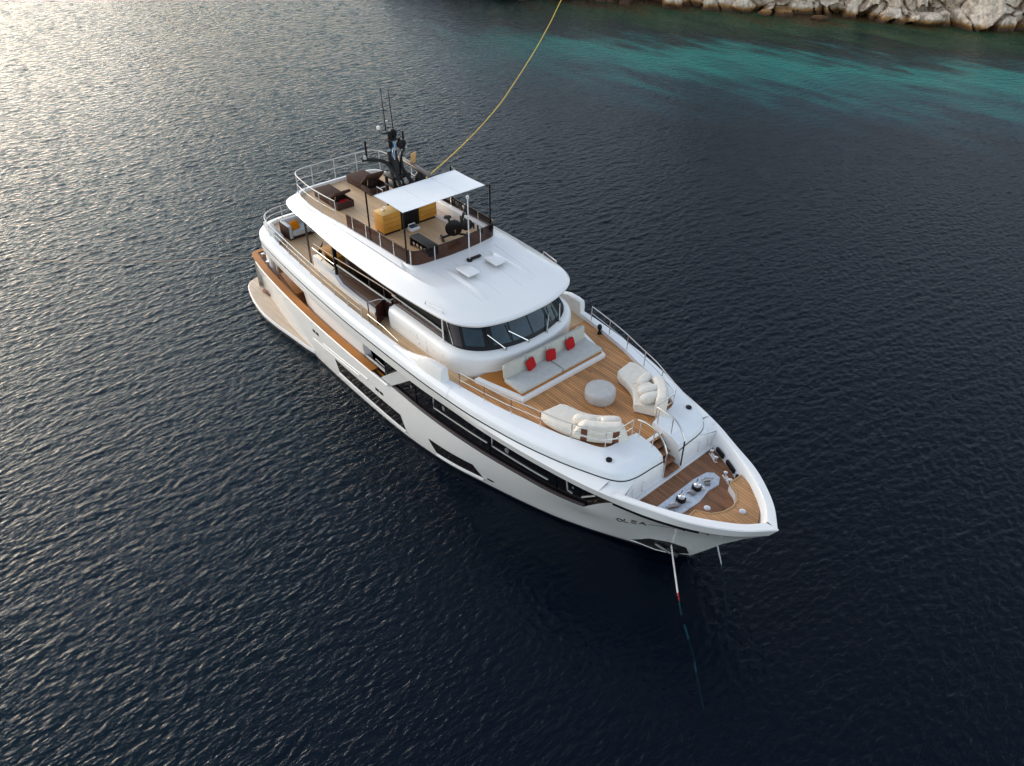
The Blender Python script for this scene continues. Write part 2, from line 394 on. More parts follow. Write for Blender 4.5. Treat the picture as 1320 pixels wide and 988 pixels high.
DD = [(1.0, 3.15, 3.72), (3, 3.42, 3.72), (5.5, 3.68, 3.72), (8, 3.86, 3.72), (10.5, 3.98, 3.72), (13, 4.0, 3.72), (15.2, 3.99, 3.72), (16.9, 3.96, 3.72), (18.6, 3.89, 3.72), (20.2, 3.8, 3.72), (21.9, 3.6, 3.72), (23.3, 3.37, 3.72), (24.5, 3.12, 3.72), (25.7, 2.78, 3.72), (26.9, 2.28, 3.74), (28.1, 1.76, 3.76), (29.25, .92, 3.78), (30.03, 0, 3.8)]
N_ = 6
rW, rC, rK, rT, rD = [cr(q, N_) for q in (WL, CH, KN, CC, DD)]
rB = [Vector((p.x - .25 if i < 2 else p.x - 0.15, p.y * .93, -0.8)) for i, p in enumerate(rW)]
rS = [p + (q - p) * (0.13) for p, q in zip(rW, rC)]          # top of the boot stripe
mid = [p + (q - p) * .5 + Vector((0, 0.02, 0)) for p, q in zip(rW, rC)]
mid2 = [p + (q - p) * .5 + Vector((0, 0.03, 0)) for p, q in zip(rC, rK)]
RAILS = [rW, mid, rC, mid2, rK, rT]
def hull_y(x, z, ext=0.0):
    ys, zs = [], []
    for r in RAILS:
        xs = [p.x for p in r]
        ys.append(np.interp(x, xs, [p.y for p in r])); zs.append(np.interp(x, xs, [p.z for p in r]))
    return float(np.interp(z, zs, ys)) + ext
def hull_patch(mb, poly, off, n=14, m=3):
    """skin a quad given in (x, z) corners (a,b,c,d: a->b bottom, d->c top) on the starboard hull, lifted by off"""
    a, b, c, d = [Vector(p) for p in poly]; rows = []
    for j in range(m + 1):
        t = j / m; row = []
        for i in range(n + 1):
            s = i / n; p = (a + (b - a) * s) * (1 - t) + (d + (c - d) * s) * t
            row.append((p.x, -hull_y(p.x, p.y, off), p.y))
        rows.append(row)
    return mb.grid(rows)

i24 = 12 * N_; i25 = 13 * N_
h = MB().grid([rS, mid, rC]); h.grid([rC, mid2, rK])
h.grid([rK[i25:], rT[i25:]])
# sloping end of the glazing band: the hull side climbs from the knuckle to the lip between two stations
ramp = []
for k in range(N_ + 1):
    t = k / N_; p, q = rK[i24 + k], rT[i24 + k]; ramp.append(p + (q - p) * t)
h.grid([rK[i24:i25 + 1], ramp])
# transom
for a, b in ((rS, rC), (rC, rK)):
    h.grid([[a[0], b[0]], [Vector((a[0].x - .1, 0, a[0].z)), Vector((b[0].x - .1, 0, b[0].z))]])
h.mirror()
HULL = obj("hull", h, HULLW, Y, smooth=24)
bt = MB().grid([rB, rW, rS]); bt.grid([[rB[0], rS[0]], [Vector((.6, 0, -.8)), Vector((.7, 0, rS[0].z))]]); bt.mirror()
obj("boot_stripe", bt, BOOT, HULL)

# long dark glazing band of the main deck, set back behind a sill
i14 = int(5.55 * N_)
gb = MB()
ins = 0.14
bot = [Vector((p.x, p.y - ins, p.z + .07)) for p in rK[i14:i24 + 1]]
top = [Vector((p.x, p.y - ins, p.z + .0)) for p in rT[i14:i24 + 1]]
tail = [(p - Vector((0, ins, 0)), q - Vector((0, ins, 0))) for p, q in zip(ramp, rT[i24:i25 + 1])]
gb.grid([bot, top]); gb.grid([[a for a, b in tail], [b for a, b in tail]]); gb.mirror()
GB = obj("glazing_band", gb, DGLASS, Y)
sl = MB().grid([[p + Vector((0, -.004, .012)) for p in rK[i14:i24 + 1]], [p + Vector((0, -.075, .06)) for p in rK[i14:i24 + 1]], [p + Vector((0, -.078, .10)) for p in rK[i14:i24 + 1]], bot])
sl.grid([[p + Vector((0, -.004, 0)) for p in ramp], [p - Vector((0, ins, 0)) for p in ramp]]); sl.mirror()
obj("window_sill", sl, mat("dark_brown_sill", (0.03, 0.018, 0.016), rough=0.25), GB)
def band_y(x, z):
    a = np.interp(x, [p.x for p in rK], [p.y for p in rK]); b = np.interp(x, [p.x for p in rT], [p.y for p in rT])
    return float(a + (b - a) * (z - 2.2) / 1.18 - ins)
FRM = mat("pale_window_frame", (0.36, 0.37, 0.35), rough=0.4)
def band_strip(pts, w, side=-1):
    mb = MB(); pts = [Vector(p) for p in pts]; P = []
    for a, b in zip(pts[:-1], pts[1:]):
        k = max(2, int((b - a).length / .25))
        P += [a + (b - a) * i / k for i in range(k)]
    P.append(pts[-1])
    mb.tube([(p.x, side * (band_y(p.x, p.y) + 0.012), p.y) for p in P], w, 6); return mb
for s in (-1, 1):
    for path in ([(17.45, 3.3), (17.42, 2.72), (20.35, 2.78)], [(20.62, 3.3), (20.6, 2.78), (23.1, 2.7)], [(23.9, 3.28), (23.88, 2.66), (24.05, 2.6)], [(24.4, 2.62), (24.95, 3.1)]):
        obj("window_frame", band_strip(path, .028, s), FRM, GB)
    for x in (16.3, 20.45, 23.4):
        obj("mullion", band_strip([(x, 2.3), (x + .02, 3.36)], .018, s), BLACK, GB)

for s in (-1, 1):
    for x, z, r in ((18.0, 3.0, .13), (21.3, 3.02, .16), (16.0, 2.9, .10), (24.1, 2.95, .06)):
        obj("interior_lamp", MB().ball((x, s * (band_y(x, z) + .003), z), (r * 1.5, .02, r * 1.7), 1, 12, 8), mat("dim_interior", (.13, .13, .12), rough=.6), GB)
# slanted grey plate at the aft end of the glazing
for s in (-1, 1):
    fp = MB()
    o = [(14.0, 2.27), (14.75, 2.27), (16.15, 3.36), (15.35, 3.36)]
    rows = [[(x, s * (hull_y(x, z) - 0.01), z) for x, z in o], [(x, s * (hull_y(x, z) - 0.13), z) for x, z in o]]
    fp.grid(rows, True, True, True)
    obj("fashion_plate", fp, mat("warm_grey_paint", (0.55, 0.55, 0.54), rough=0.35), Y)

# hull windows, portlights, vents
WREC = mat("hull_window_glass", (0.012, 0.010, 0.011), rough=0.08)
def hull_window(poly, name="hull_window"):
    w = MB(); hull_patch(w, poly, 0.010, 24, 6); w2 = MB().add([(x, -y, z) for x, y, z in w.v], w.f)
    for q in (w, w2):
        o = obj(name, q, WREC, Y)
        a, b, c, d = poly
        l = MB(); s = -1 if q is w else 1
        rows = []
        for t in np.linspace(0, 1, 16):
            x = a[0] + (b[0] - a[0]) * t; z = a[1] + (b[1] - a[1]) * t; yy = hull_y(x, z)
            rows.append([(x, s * (yy - .02), z - .14), (x, s * (yy + .05), z - .10), (x, s * (yy + .035), z - .03), (x, s * (yy - .02), z + .01)])
        l.grid(rows, True, True, True)
        obj("ledge", l, HULLW, o)
hull_window([(10.5, .56), (15.6, .44), (15.3, 1.12), (10.2, 1.14)])
hull_window([(17.5, .40), (19.9, .52), (19.55, 1.13), (17.1, .98)])
for x, z in ((20.25, .62), (22.05, 1.0), (24.28, 1.5)):
    for s in (-1, 1):
        yy = hull_y(x, z)
        p = MB(); pts = [(x + .17 * math.cos(a), s * (hull_y(x + .17 * math.cos(a), z + .075 * math.sin(a)) + .006), z + .075 * math.sin(a)) for a in np.linspace(0, 2 * math.pi, 17)[:-1]]
        p.poly(pts)
        obj("portlight", p, mat("portlight_glass", (0.05, 0.05, 0.05), rough=.2) if z < .8 else HULLW, Y)
for x, z in ((8.25, 1.68), (13.55, 1.46)):
    for s in (-1, 1):
        for dx in (0, .32):
            q = MB(); poly = [(x + dx, z - .07), (x + dx + .26, z - .07), (x + dx + .26, z + .07), (x + dx, z + .07)]
            q.poly([(a, s * (hull_y(a, b) + .006), b) for a, b in poly]); obj("vent", q, BLACK, Y)
# two long spray rails low on the hull side
for (x0, z0, x1, z1) in ((8.3, 1.2, 12.3, 1.42), (9.2, 1.42, 13.0, 1.62)):
    for s in (-1, 1):
        q = MB().tube([(x, s * (hull_y(x, z0 + (z1 - z0) * (x - x0) / (x1 - x0)) + .0), z0 + (z1 - z0) * (x - x0) / (x1 - x0)) for x in np.linspace(x0, x1, 14)], .035, 6)
        obj("spray_rail", q, HULLW, HULL)

# dark stripe under the bow lip, name lettering and the fine line with three marks ahead of it
for s in (-1, 1):
    st = MB()
    a = [Vector((p.x, s * (p.y + .012), p.z - .10)) for p in rT[i25:-1 * int(1.9 * N_)]]
    b = [Vector((p.x, s * (p.y + .016), p.z + .0)) for p in rT[i25:-1 * int(1.9 * N_)]]
    st.grid([a, b])
    obj("bow_stripe", st, BLACK, Y)
def stroke(mb, pts, w, s=-1):
    mb.tube([(x, s * (hull_y(x, z) + .008), z) for x, z in pts], w, 5)
LET = mat("bronze_lettering", (0.05, 0.025, 0.018), rough=.3)
glyph = {'O': [[(.5 + .45 * math.cos(a), .5 + .5 * math.sin(a)) for a in np.linspace(0, 6.283, 13)]], 'L': [[(0, 1), (0, 0), (.75, 0)]],
         'E': [[(.8, 1), (0, 1), (0, 0), (.8, 0)], [(0, .52), (.65, .52)]], 'A': [[(-.05, 0), (.45, 1), (.95, 0)], [(.15, .35), (.75, .35)]]}
for s in (-1, 1):
    nm = MB()
    x0, z0 = 25.5, 1.98
    for i, ch in enumerate("OLEA"):
        for path in glyph[ch]:
            stroke(nm, [(x0 + .02 + i * .25 + .19 * u + .06 * v, z0 + .085 * i + .24 * v) for u, v in path], .021, s)
    obj("name_lettering", nm, LET, Y)
    ln = MB(); stroke(ln, [(26.55 + t * 1.75, 2.36 + .6 * t) for t in np.linspace(0, 1, 10)], .007, s)
    for t, r in ((.62, .03), (.86, .035), (1.03, .03)):
        x, z = 26.55 + t * 1.75, 2.36 + .6 * t + .03
        ln.ball((x, s * (hull_y(x, z) + .01), z), (.13, .03, .07), 1, 8, 6)
    obj("trim_line", ln, BLACK, Y)

# anchor pockets
for s in (-1, 1):
    pk = MB()
    P = [(25.62, .42), (26.35, .12), (26.8, .12), (27.42, .5), (27.38, .95), (26.9, 1.1), (26.3, 1.0)]
    c = (26.75, .62)
    pk.poly([(x, s * (hull_y(x, z) + .015), z) for x, z in P])
    ap = obj("anchor_pocket", pk, mat("dark_steel_plate", (0.10, 0.10, 0.105), rough=.3, metal=.8, var=.5, vscale=3), Y)
    ed = MB().tube([(x, s * (hull_y(x, z) + .02), z) for x, z in P[:3]], .02, 5); obj("pocket_rim", ed, HULLW, ap)
    an = MB().tube([(26.5, s * (hull_y(26.5, .8) + .1), .82), (26.95, s * (hull_y(26.95, .6) + .12), .45)], .06, 6)
    an.box((26.95, s * (hull_y(26.95, .45) + .1), .42), (.5, .1, .16), .03)
    obj("anchor", an, mat("anchor_steel", (.2, .2, .2), rough=.4, metal=.9), ap)

# swim platform
po = [(0.0, 0), (0.0, 2.6), (0.12, 3.2), (0.5, 3.62), (1.2, 3.88), (2.2, 4.12), (3.4, 4.28), (4.6, 4.28), (5.6, 4.2), (6.6, 4.12), (7.5, 4.05), (8.1, 3.96)]
po = [(p.x, p.y) for p in cr([(x, y, 0) for x, y in po], 4)]
pl = MB().prism(sym(po), 0.24, 0.42, .04)
PL = obj("swim_platform", pl, WHITE, Y)
tk = MB().prism(inset(sym(po), .045), .40, .432); obj("platform_decking", tk, TEAK_P, PL)
bs = MB().prism(inset(sym(po), .05), -.25, .25); obj("platform_base", bs, BOOT, PL)
# boarding recess door on the quarter
for s in (-1, 1):
    q = MB().box((2.0, s * (hull_y(2.0, .62) + .05), .52), (.75, .16, .14), .04, rz=s * -.08); obj("step_light", q, LEATH, PL)

# quarter skirt: hull side fairing down to the platform
# teak cap on the aft bulwark
cap_o = [Vector((p.x, p.y + .06, p.z)) for p in rK[:i14 - 1]]
cap_i = [Vector((p.x, p.y - .27, p.z)) for p in rK[:i14 - 1]]
def cap(sgn):
    mb = MB(); o = [Vector((p.x, sgn * p.y, p.z)) for p in cap_o]; i = [Vector((p.x, sgn * p.y, p.z)) for p in cap_i]
    # curl around the stern corner
    crn = [Vector((1.0, 3.24)), Vector((.72, 3.05)), Vector((.66, 2.75)), Vector((.75, 2.45))]
    ci = [Vector((1.05, 2.94)), Vector((.96, 2.86)), Vector((.93, 2.7)), Vector((.98, 2.45))]
    o = [Vector((p.x, sgn * p.y, 2.25)) for p in reversed(crn)] + o[1:]
    i = [Vector((p.x, sgn * p.y, 2.25)) for p in reversed(ci)] + i[1:]
    dz = Vector((0, 0, .06)); lo = Vector((0, 0, .004))
    mb.grid([[p + lo for p in o], [p + dz for p in o], [p + dz for p in i], [p + lo for p in i], [p + lo for p in o]]); return mb
for s in (-1, 1): obj("cap_rail", cap(s), VARN, Y)
# white outer bead below the cap, stern corner returns of the bulwark
for s in (-1, 1):
    b = MB().tube([(p.x, s * (p.y + .03), p.z - .05) for p in rK[2:i14 + 2]], .055, 6)
    obj("rub_rail", b, WHITE, Y)
    ws = MB()
    crn = cr([(1.0, 3.2, 0), (.74, 3.02, 0), (.68, 2.75, 0), (.76, 2.45, 0)], 4)
    ws.grid([[(p.x, s * p.y, .4) for p in crn], [(p.x, s * p.y, 2.25) for p in crn]])
    ws.grid([[(p.x + .22, s * (p.y - .1), 1.0) for p in crn], [(p.x + .22, s * (p.y - .1), 2.25) for p in crn]])
    obj("stern_bulwark", ws, HULLW, Y)
    for k, (x, y) in enumerate(((1.6, 2.9), (2.5, 3.1))):
        c = MB(); c.lathe((x, s * y, 2.25), [(.06, .06), (.05, .2), (.09, .22), (.09, .27), (.0, .28)], 10); obj("mooring_bollard", c, STEEL, Y)

# main deck aft: sole, inner bulwark, side wall, uprights
md = MB().prism(sym([(1.1, 2.95), (3, 3.28), (5.5, 3.5), (8, 3.62), (10.5, 3.7), (14.3, 3.72)]), 1.3, 1.38); MD = obj("main_deck", md, VARN, Y)
for s in (-1, 1):
    ib = MB().grid([[(p.x, s * (p.y - .2), 1.38) for p in rK[:i14 + 2]], [(p.x, s * (p.y - .2), 2.25) for p in rK[:i14 + 2]]]); obj("inner_bulwark", ib, VARN, Y)
    wall = MB()
    pts = [(6.0, 3.0), (7.0, 3.38), (8, 3.52), (10, 3.6), (12.0, 3.62), (12.25, 3.58), (12.35, 3.3)]
    wall.grid([[(x, s * y, 2.2) for x, y in pts], [(x, s * (y + .06), 2.6) for x, y in pts], [(x, s * (y + .02), 3.15) for x, y in pts], [(x, s * (y - .25), 3.2) for x, y in pts]])
    wall.grid([[(x, s * (y - .02), 1.38) for x, y in pts], [(x, s * (y - .02), 2.2) for x, y in pts]])
    obj("side_wall", wall, WHITE, Y)
    dk = MB().grid([[(6.0, s * 2.9, 1.38), (14.6, s * 2.9, 1.38)], [(6.0, s * 2.9, 3.4), (14.6, s * 2.9, 3.4)]]); obj("saloon_glass", dk, DGLASS, Y)
    obj("shadow_slot", MB().grid([[(x, s * (y + .055), z0) for x, y, z0, z1 in ((7.6, 3.53, 3.22, 3.24), (8.6, 3.57, 3.16, 3.27), (10, 3.63, 3.15, 3.28), (12.2, 3.64, 3.15, 3.28))], [(x, s * (y + .06), z1) for x, y, z0, z1 in ((7.6, 3.53, 3.22, 3.24), (8.6, 3.57, 3.16, 3.27), (10, 3.63, 3.15, 3.28), (12.2, 3.64, 3.15, 3.28))]]), BLACK, Y)  # black strip drawn for the shade in the gap below the fascia
    lg = MB().box((13.3, s * 3.55, 2.26), (2.0, .1, .10), .02); obj("gate_step", lg, HULLW, Y)
    up = MB().box((2.55, s * 2.95, 2.5), (.5, .22, 1.9), .08); up.box((3.2, s * 2.95, 2.5), (.08, .08, 1.9), .02); obj("deck_upright", up, WHITE, Y)
    hr = MB().tube([(13.3, s * 3.68, 2.72), (14.2, s * 3.72, 2.70)], .022, 6); hr.tube([(13.3, s * 3.68, 2.55), (14.2, s * 3.72, 2.52)], .016, 6); obj("side_gate_rail", hr, FRM, Y)
bk = MB().box((6.0, 0, 2.4), (.1, 5.9, 2.0)); obj("aft_saloon_door", bk, DGLASS, Y)
tb = MB().prism([(3.3, -2.9), (5.6, -3.28), (5.6, -1.2), (3.3, -1.2)], 2.02, 2.1, .02); tb.prism([(3.9, -2.5), (5.0, -2.5), (5.0, -1.6), (3.9, -1.6)], 1.38, 2.03); obj("aft_table", tb, VARN, Y)

# upper deck: fascia, lip, coaming top
EE = [(1.62, 0), (1.66, 1.6), (1.8, 2.5), (2.25, 3.1), (3.0, 3.4), (4, 3.53), (6.4, 3.74), (9, 3.9), (11.5, 4.0), (14, 4.02), (16.5, 4.0), (17.85, 3.95), (19.61, 3.83), (21.0, 3.64), (22.18, 3.42), (23.53, 3.06), (24.5, 2.71), (25.25, 2.38), (25.6, 2.06), (25.74, 1.6), (25.78, .94), (25.82, .40)]
GG = [(2.05, 0), (2.06, 1.5), (2.15, 2.2), (2.45, 2.68), (3.0, 2.98), (4, 3.12), (6.4, 3.32), (9, 3.49), (11.5, 3.59), (14, 3.62), (16.5, 3.58), (17.8, 3.5), (19.4, 3.28), (20.8, 3.02), (21.8, 2.74), (22.9, 2.45), (23.6, 2.17), (24.2, 1.92), (24.42, 1.7), (24.48, 1.4), (24.5, .86), (24.6, .40)]
LL = [(1.6, 0), (1.63, 1.6), (1.74, 2.5), (2.2, 3.14)] + [(p[0], p[1]) for p in DD[1:2]]
rE = cr([(x, y, 3.9) for x, y in EE], 5); rG = cr([(x, y, Z_CO) for x, y in GG], 5)
def between(t, z, dz=0): return [Vector((a.x + (b.x - a.x) * t, a.y + (b.y - a.y) * t, z)) for a, b in zip(rE, rG)]
# outer fascia rails share rE's stations up to x=25.25
iE = 17 * 5
Dx = [p.x for p in rD]; Dy = [p.y for p in rD]; Tx = [p.x for p in rT]; Ty = [p.y for p in rT]
def on_lip(p, X_, Y_, z, grow):
    if p.x < 3.0:   # stern corner: follow the black line outline
        return Vector((p.x - grow * .4, p.y + grow, z))
    return Vector((p.x, float(np.interp(p.x, X_, Y_)), z))
lipT = [on_lip(p, Dx, Dy, 3.72, -.01) for p in rE[:iE + 1]]
lipB = [on_lip(p, Tx, Ty, 3.38, -.05) for p in rE[:iE + 1]]
und = [Vector((max(p.x, 1.9), max(p.y - .75, 0), 3.36)) for p in lipB]
fa = MB().grid([und, lipB, lipT, [Vector((p.x, p.y + (q.y - p.y) * .75, 3.84)) for p, q in zip(lipT, rE[:iE + 1])], [p - Vector((0, 0, .02)) for p in rE[:iE + 1]]])
# nose of the fascia: from the lip up to the black line and round to the forward wall
iN = 19 * 5
nose_l = [Vector((25.25 + .75 * t, float(np.interp(25.25 + .75 * t, Dx, Dy)), 3.72)) for t in np.linspace(0, 1, iN - iE + 1)]
nose_e = [rE[k] - Vector((0, 0, .02)) for k in range(iE, iN + 1)]
nose_m = [a.lerp(b, .72) - Vector((0, 0, .05)) for a, b in zip(nose_l, nose_e)]
fa.grid([nose_l, nose_m, nose_e])
gx = np.linspace(25.25, 25.72, 5)
fa.grid([[(x, float(np.interp(x, Tx, Ty)), 3.38) for x in gx], [(x, float(np.interp(x, Dx, Dy)), 3.72) for x in gx]]); fa.mirror()
FA = obj("upper_deck_fascia", fa, WHITE, Y, smooth=30)
bl = MB()
for s in (1, -1):
    off = [Vector((p.x, s * p.y, p.z)) for p in rE]
    nr = []
    for i, p in enumerate(off):
        t = (off[min(i + 1, len(off) - 1)] - off[max(i - 1, 0)]).normalized(); nn = Vector((t.y, -t.x, 0)) * (-s); nr.append(nn)
    bl.grid([[p + n * .004 + Vector((0, 0, -.045)) for p, n in zip(off, nr)], [p + n * .014 + Vector((0, 0, -.02)) for p, n in zip(off, nr)], [p + n * .008 + Vector((0, 0, .022)) for p, n in zip(off, nr)]])
obj("black_groove", bl, BLACK, FA)
co = MB().grid([[p + Vector((0, 0, 0)) for p in rE], between(.05, 4.10), between(.09, 4.15), between(.30, 4.27), between(.34, 4.285), between(.93, Z_CO - .01), rG, [p + Vector((0, 0, -.25)) for p in rG]])
co.mirror(); obj("coaming", co, NONSKID, FA, smooth=12)
for k in (22, 57):
    for s in (-1, 1):
        prof = [rE[k] + Vector((0, .012, .03))] + [Vector((q[k].x, q[k].y, q[k].z + .001)) for q in (between(.05, 4.10), between(.09, 4.15), between(.30, 4.27), between(.34, 4.285), between(.93, Z_CO - .01))]
        obj("moulding_seam", MB().tube([(p.x, s * p.y, p.z) for p in prof], .005, 4), mat("light_seam", (.6, .6, .6), rough=.5), FA)
# notch sides for the stairs
for s in (-1, 1):
    prof = [rE[-1], between(.05, 4.10)[-1], between(.09, 4.15)[-1], between(.30, 4.27)[-1], between(.34, 4.285)[-1], between(.93, Z_CO - .01)[-1], rG[-1]]
    prof = [(p.x, s * (p.y - .006), p.z - .004) for p in prof] + [(24.6, s * .394, 3.5), (25.95, s * .394, 3.12), (25.95, s * .394, 3.6)]
    obj("stair_cheek", MB().poly(prof), WHITE, FA)
# upper deck planking
ud = MB().prism(sym([(p.x, p.y + .02) for p in rG[::2]]), 4.05, Z_UD)
obj("upper_deck_planking", ud, TEAK_A, Y)
fd = [(18.4, 3.44)] + [(p.x, p.y + .01) for p in rG if 18.6 < p.x < 24.6] + [(24.62, .41), (25.1, .395)]
obj("foredeck_planking", MB().prism([(18.4, -3.44), (18.4, 3.44)] + fd[1:] + [(x, -y) for x, y in reversed(fd[1:])], 4.1, Z_UD + .006), TEAK_F, Y)
# side deck strip beside the wheelhouse is brown teak as well
# forward wall, bow bulwark, bow deck
iD = 13 * N_
fw = MB()
wtop = [rE[k] - Vector((0, 0, .03)) for k in range(len(rE) - 1, iN - 1, -1)] + [nose_m[-1] - Vector((0, 0, .01)), nose_l[-1] - Vector((0, .12, .01))]
fw.grid([wtop, [Vector((25.97, min(p.y, 2.46), Z_BD - .02)) for p in wtop]])
fw.mirror(); FW = obj("forward_wall", fw, WHITE, Y, smooth=30)
for s in (-1, 1):
    for y0, y1 in ((1.5, .95), (2.0, 1.62)):
        l = MB(); l.tube([(25.935, s * y0, 3.3), (25.90, s * y0, 3.75)], .006, 4)
        obj("locker_seam", l, GREYP, FW)
        for z in (3.32, 3.72):
            obj("locker_latch", MB().ball((25.94, s * (y0 - .03), z), (.03, .06, .05), 1, 8, 6), STEEL, FW)
Io = [(25.7, 2.5, 3.74), (26.9, 2.03, 3.76), (27.9, 1.52, 3.78), (28.6, 1.06, 3.8), (29.2, .56, 3.81), (29.62, 0, 3.82)]
rI = cr(Io, 6); m_ = len(rI)
sel = [int(round(iD + k * (len(rD) - 1 - iD) / (m_ - 1))) for k in range(m_)]
oD = [rD[k] for k in sel]; oT = [rT[k] for k in sel]
capm = [Vector(((a.x + b.x) / 2, (a.y + b.y) / 2, a.z + .05)) for a, b in zip(oD, rI)]
lowI = [Vector((p.x - .10 - .12 * (i / m_), max(p.y - .16, 0), Z_BD)) for i, p in enumerate(rI)]
bw = MB().grid([[p + Vector((0, .0, .0)) for p in oT], oD]); bw.grid([oD, [p + Vector((0, -.03, .04)) for p in oD], capm, [p + Vector((0, .03, .02)) for p in rI], rI, [p + Vector((-.02, -.05, -.16)) for p in rI], lowI]); bw.mirror()
BW = obj("bow_bulwark", bw, WHITE, Y, smooth=40)
bdk = MB().prism(sym([(25.6, 2.42)] + [(p.x + .03, p.y + .03) for p in lowI[1:-1]] + [(lowI[-1].x, .02)]), 3.05, Z_BD + .002)
BDK = obj("bow_deck", bdk, TEAK_B, Y)
obj("wall_kickboard", MB().box((26.02, 0, Z_BD + .03), (.14, 4.4, .06), .01), WHITE, FW)

# stairs from the foredeck to the bow deck
stp = MB()
for k in range(4):
    x, z = 25.05 + .24 * k, 3.92 - .2 * k
    stp.box((x + .12, 0, z), (.27, .74, .05), .012)
ST = obj("bow_stairs", stp, TEAK_B, Y)
rs = MB()
for k in range(5): rs.box((24.97 + .24 * k, 0, 4.02 - .2 * k), (.03, .74, .2))
obj("stair_riser", rs, TEAK_B, ST)
obj("stair_threshold", MB().box((25.0, 0, Z_UD + .01), (.12, .78, .07), .015), WHITE, ST)

# bow seat, windlasses, bollards, fairleads
so = [(27.75, 1.42), (28.25, 1.28), (28.7, .93), (29.1, .5), (29.36, 0), (29.1, -.5), (28.7, -.93), (28.25, -1.28), (27.75, -1.5), (27.72, -1.05), (28.15, -.78), (28.36, -.4), (28.42, 0), (28.34, .35), (28.1, .62), (27.72, .82)]
BS = obj("bow_seat", MB().prism(so, Z_BD, 3.55, .03), teak("teak_seat", (0.46, 0.235, 0.095), width=0.12), Y)
si = MB().grid([[(x - .012, y, Z_BD) for x, y in so[9:]], [(x - .012, y, 3.46) for x, y in so[9:]]]); obj("seat_front", si, WHITE, BS)
bdr = MB().tube([(x, y, 3.55) for x, y in so[8:] + so[:1]], .03, 5); obj("seat_edge", bdr, mat("pale_teak_edge", (.45, .27, .12), rough=.6), BS)
for p in ((28.75, .05, 3.56), (27.75, -.35, Z_BD + .01)): obj("deck_light", MB().lathe(p, [(.11, 0), (.11, .02), (.08, .03), (0, .03)], 14), CHROME, Y)
obj("deck_hatch_seam", MB().box((27.75, -.35, Z_BD + .003), (.8, 1.1, .012), .004), TEAK_B, BDK)
wp = MB().prism([(26.66, -1.75), (26.64, .35), (26.72, .95), (26.9, 1.14), (27.18, 1.1), (27.36, .8), (27.3, .3), (27.42, -.3), (27.36, -1.42), (27.24, -1.62)], Z_BD, Z_BD + .05, .02)
WP = obj("windlass_plate", wp, mat("brushed_plate", (.60, .64, .70), rough=.5, metal=0.0, var=.15, vscale=8), Y)
def windlass(y):
    r = obj("windlass", MB().lathe((27.02, y, Z_BD + .05), [(.13, 0), (.13, .05), (.08, .08), (.07, .2), (.12, .22), (.12, .27), (.07, .29), (.04, .33), (.0, .34)], 16), CHROME, Y)
    obj("gypsy", MB().lathe((27.02, y, Z_BD + .12), [(.17, 0), (.12, .03), (.12, .05), (.17, .08)], 14), MASTB, r)
    obj("motor_housing", MB().box((27.06, y - .24, Z_BD + .12), (.2, .2, .14), .05), mat("housing_steel", (.35, .33, .32), rough=.3, metal=1), r)
    obj("chain_stopper", MB().box((27.14, y + .16, Z_BD + .08), (.24, .07, .08), .02, rz=.5).tube([(26.98, y + .12, Z_BD + .14), (27.18, y + .22, Z_BD + .17)], .02, 6), CHROME, r)
    obj("brake_lever", MB().tube([(26.92, y + .08, Z_BD + .18), (26.84, y + .28, Z_BD + .26)], .016, 5), MASTB, r)
    obj("foot_bolt", MB().tube([(26.95, y - .1, Z_BD + .07), (26.9, y - .38, Z_BD + .08)], .03, 6), CHROME, r)
windlass(.0); windlass(-.82)
for y in (.55, -1.33):
    c = MB().box((27.05, y, Z_BD + .11), (.2, .34, .12), .04, rz=.7).tube([(26.95, y - .18, Z_BD + .2), (27.15, y + .18, Z_BD + .22)], .04, 6)
    obj("chain_roller", c, mat("roller_steel", (.35, .33, .32), rough=.3, metal=1), Y)
for x, y in ((26.42, 1.74), (27.4, 1.2)):
    bb = MB().box((x, y, Z_BD + .015), (.52, .13, .03), .01, rz=-.5)
    for d in (-.18, .18): bb.lathe((x + d * .87, y - d * .48, Z_BD + .02), [(.05, 0), (.04, .14), (.07, .16), (.07, .2), (.02, .22)], 12)
    bb.tube([(x - .25 * .87, y + .25 * .48, Z_BD + .13), (x + .25 * .87, y - .25 * .48, Z_BD + .13)], .025, 6)
    obj("mooring_bitts", bb, CHROME, Y)
for s in (1, -1):
    for x0, x1 in ((26.25, 26.75), (26.85, 27.45), (27.5, 27.85)):
        ys = lambda x: float(np.interp(x, [p.x for p in lowI], [p.y for p in lowI]))
        f = MB().box(((x0 + x1) / 2, s * (ys((x0 + x1) / 2) + .0), Z_BD + .16), (x1 - x0 - .04, .1, .2), .04, rz=s * math.atan2(ys(x1) - ys(x0), x1 - x0)); obj("fairlead", f, BLACK, Y)
for s in (-1, 1):
    obj("deck_speaker", MB().lathe((24.86, s * 2.07, 4.335), [(.105, -.05), (.105, .010), (.08, .015), (0, .015)], 18), BLACK, Y)

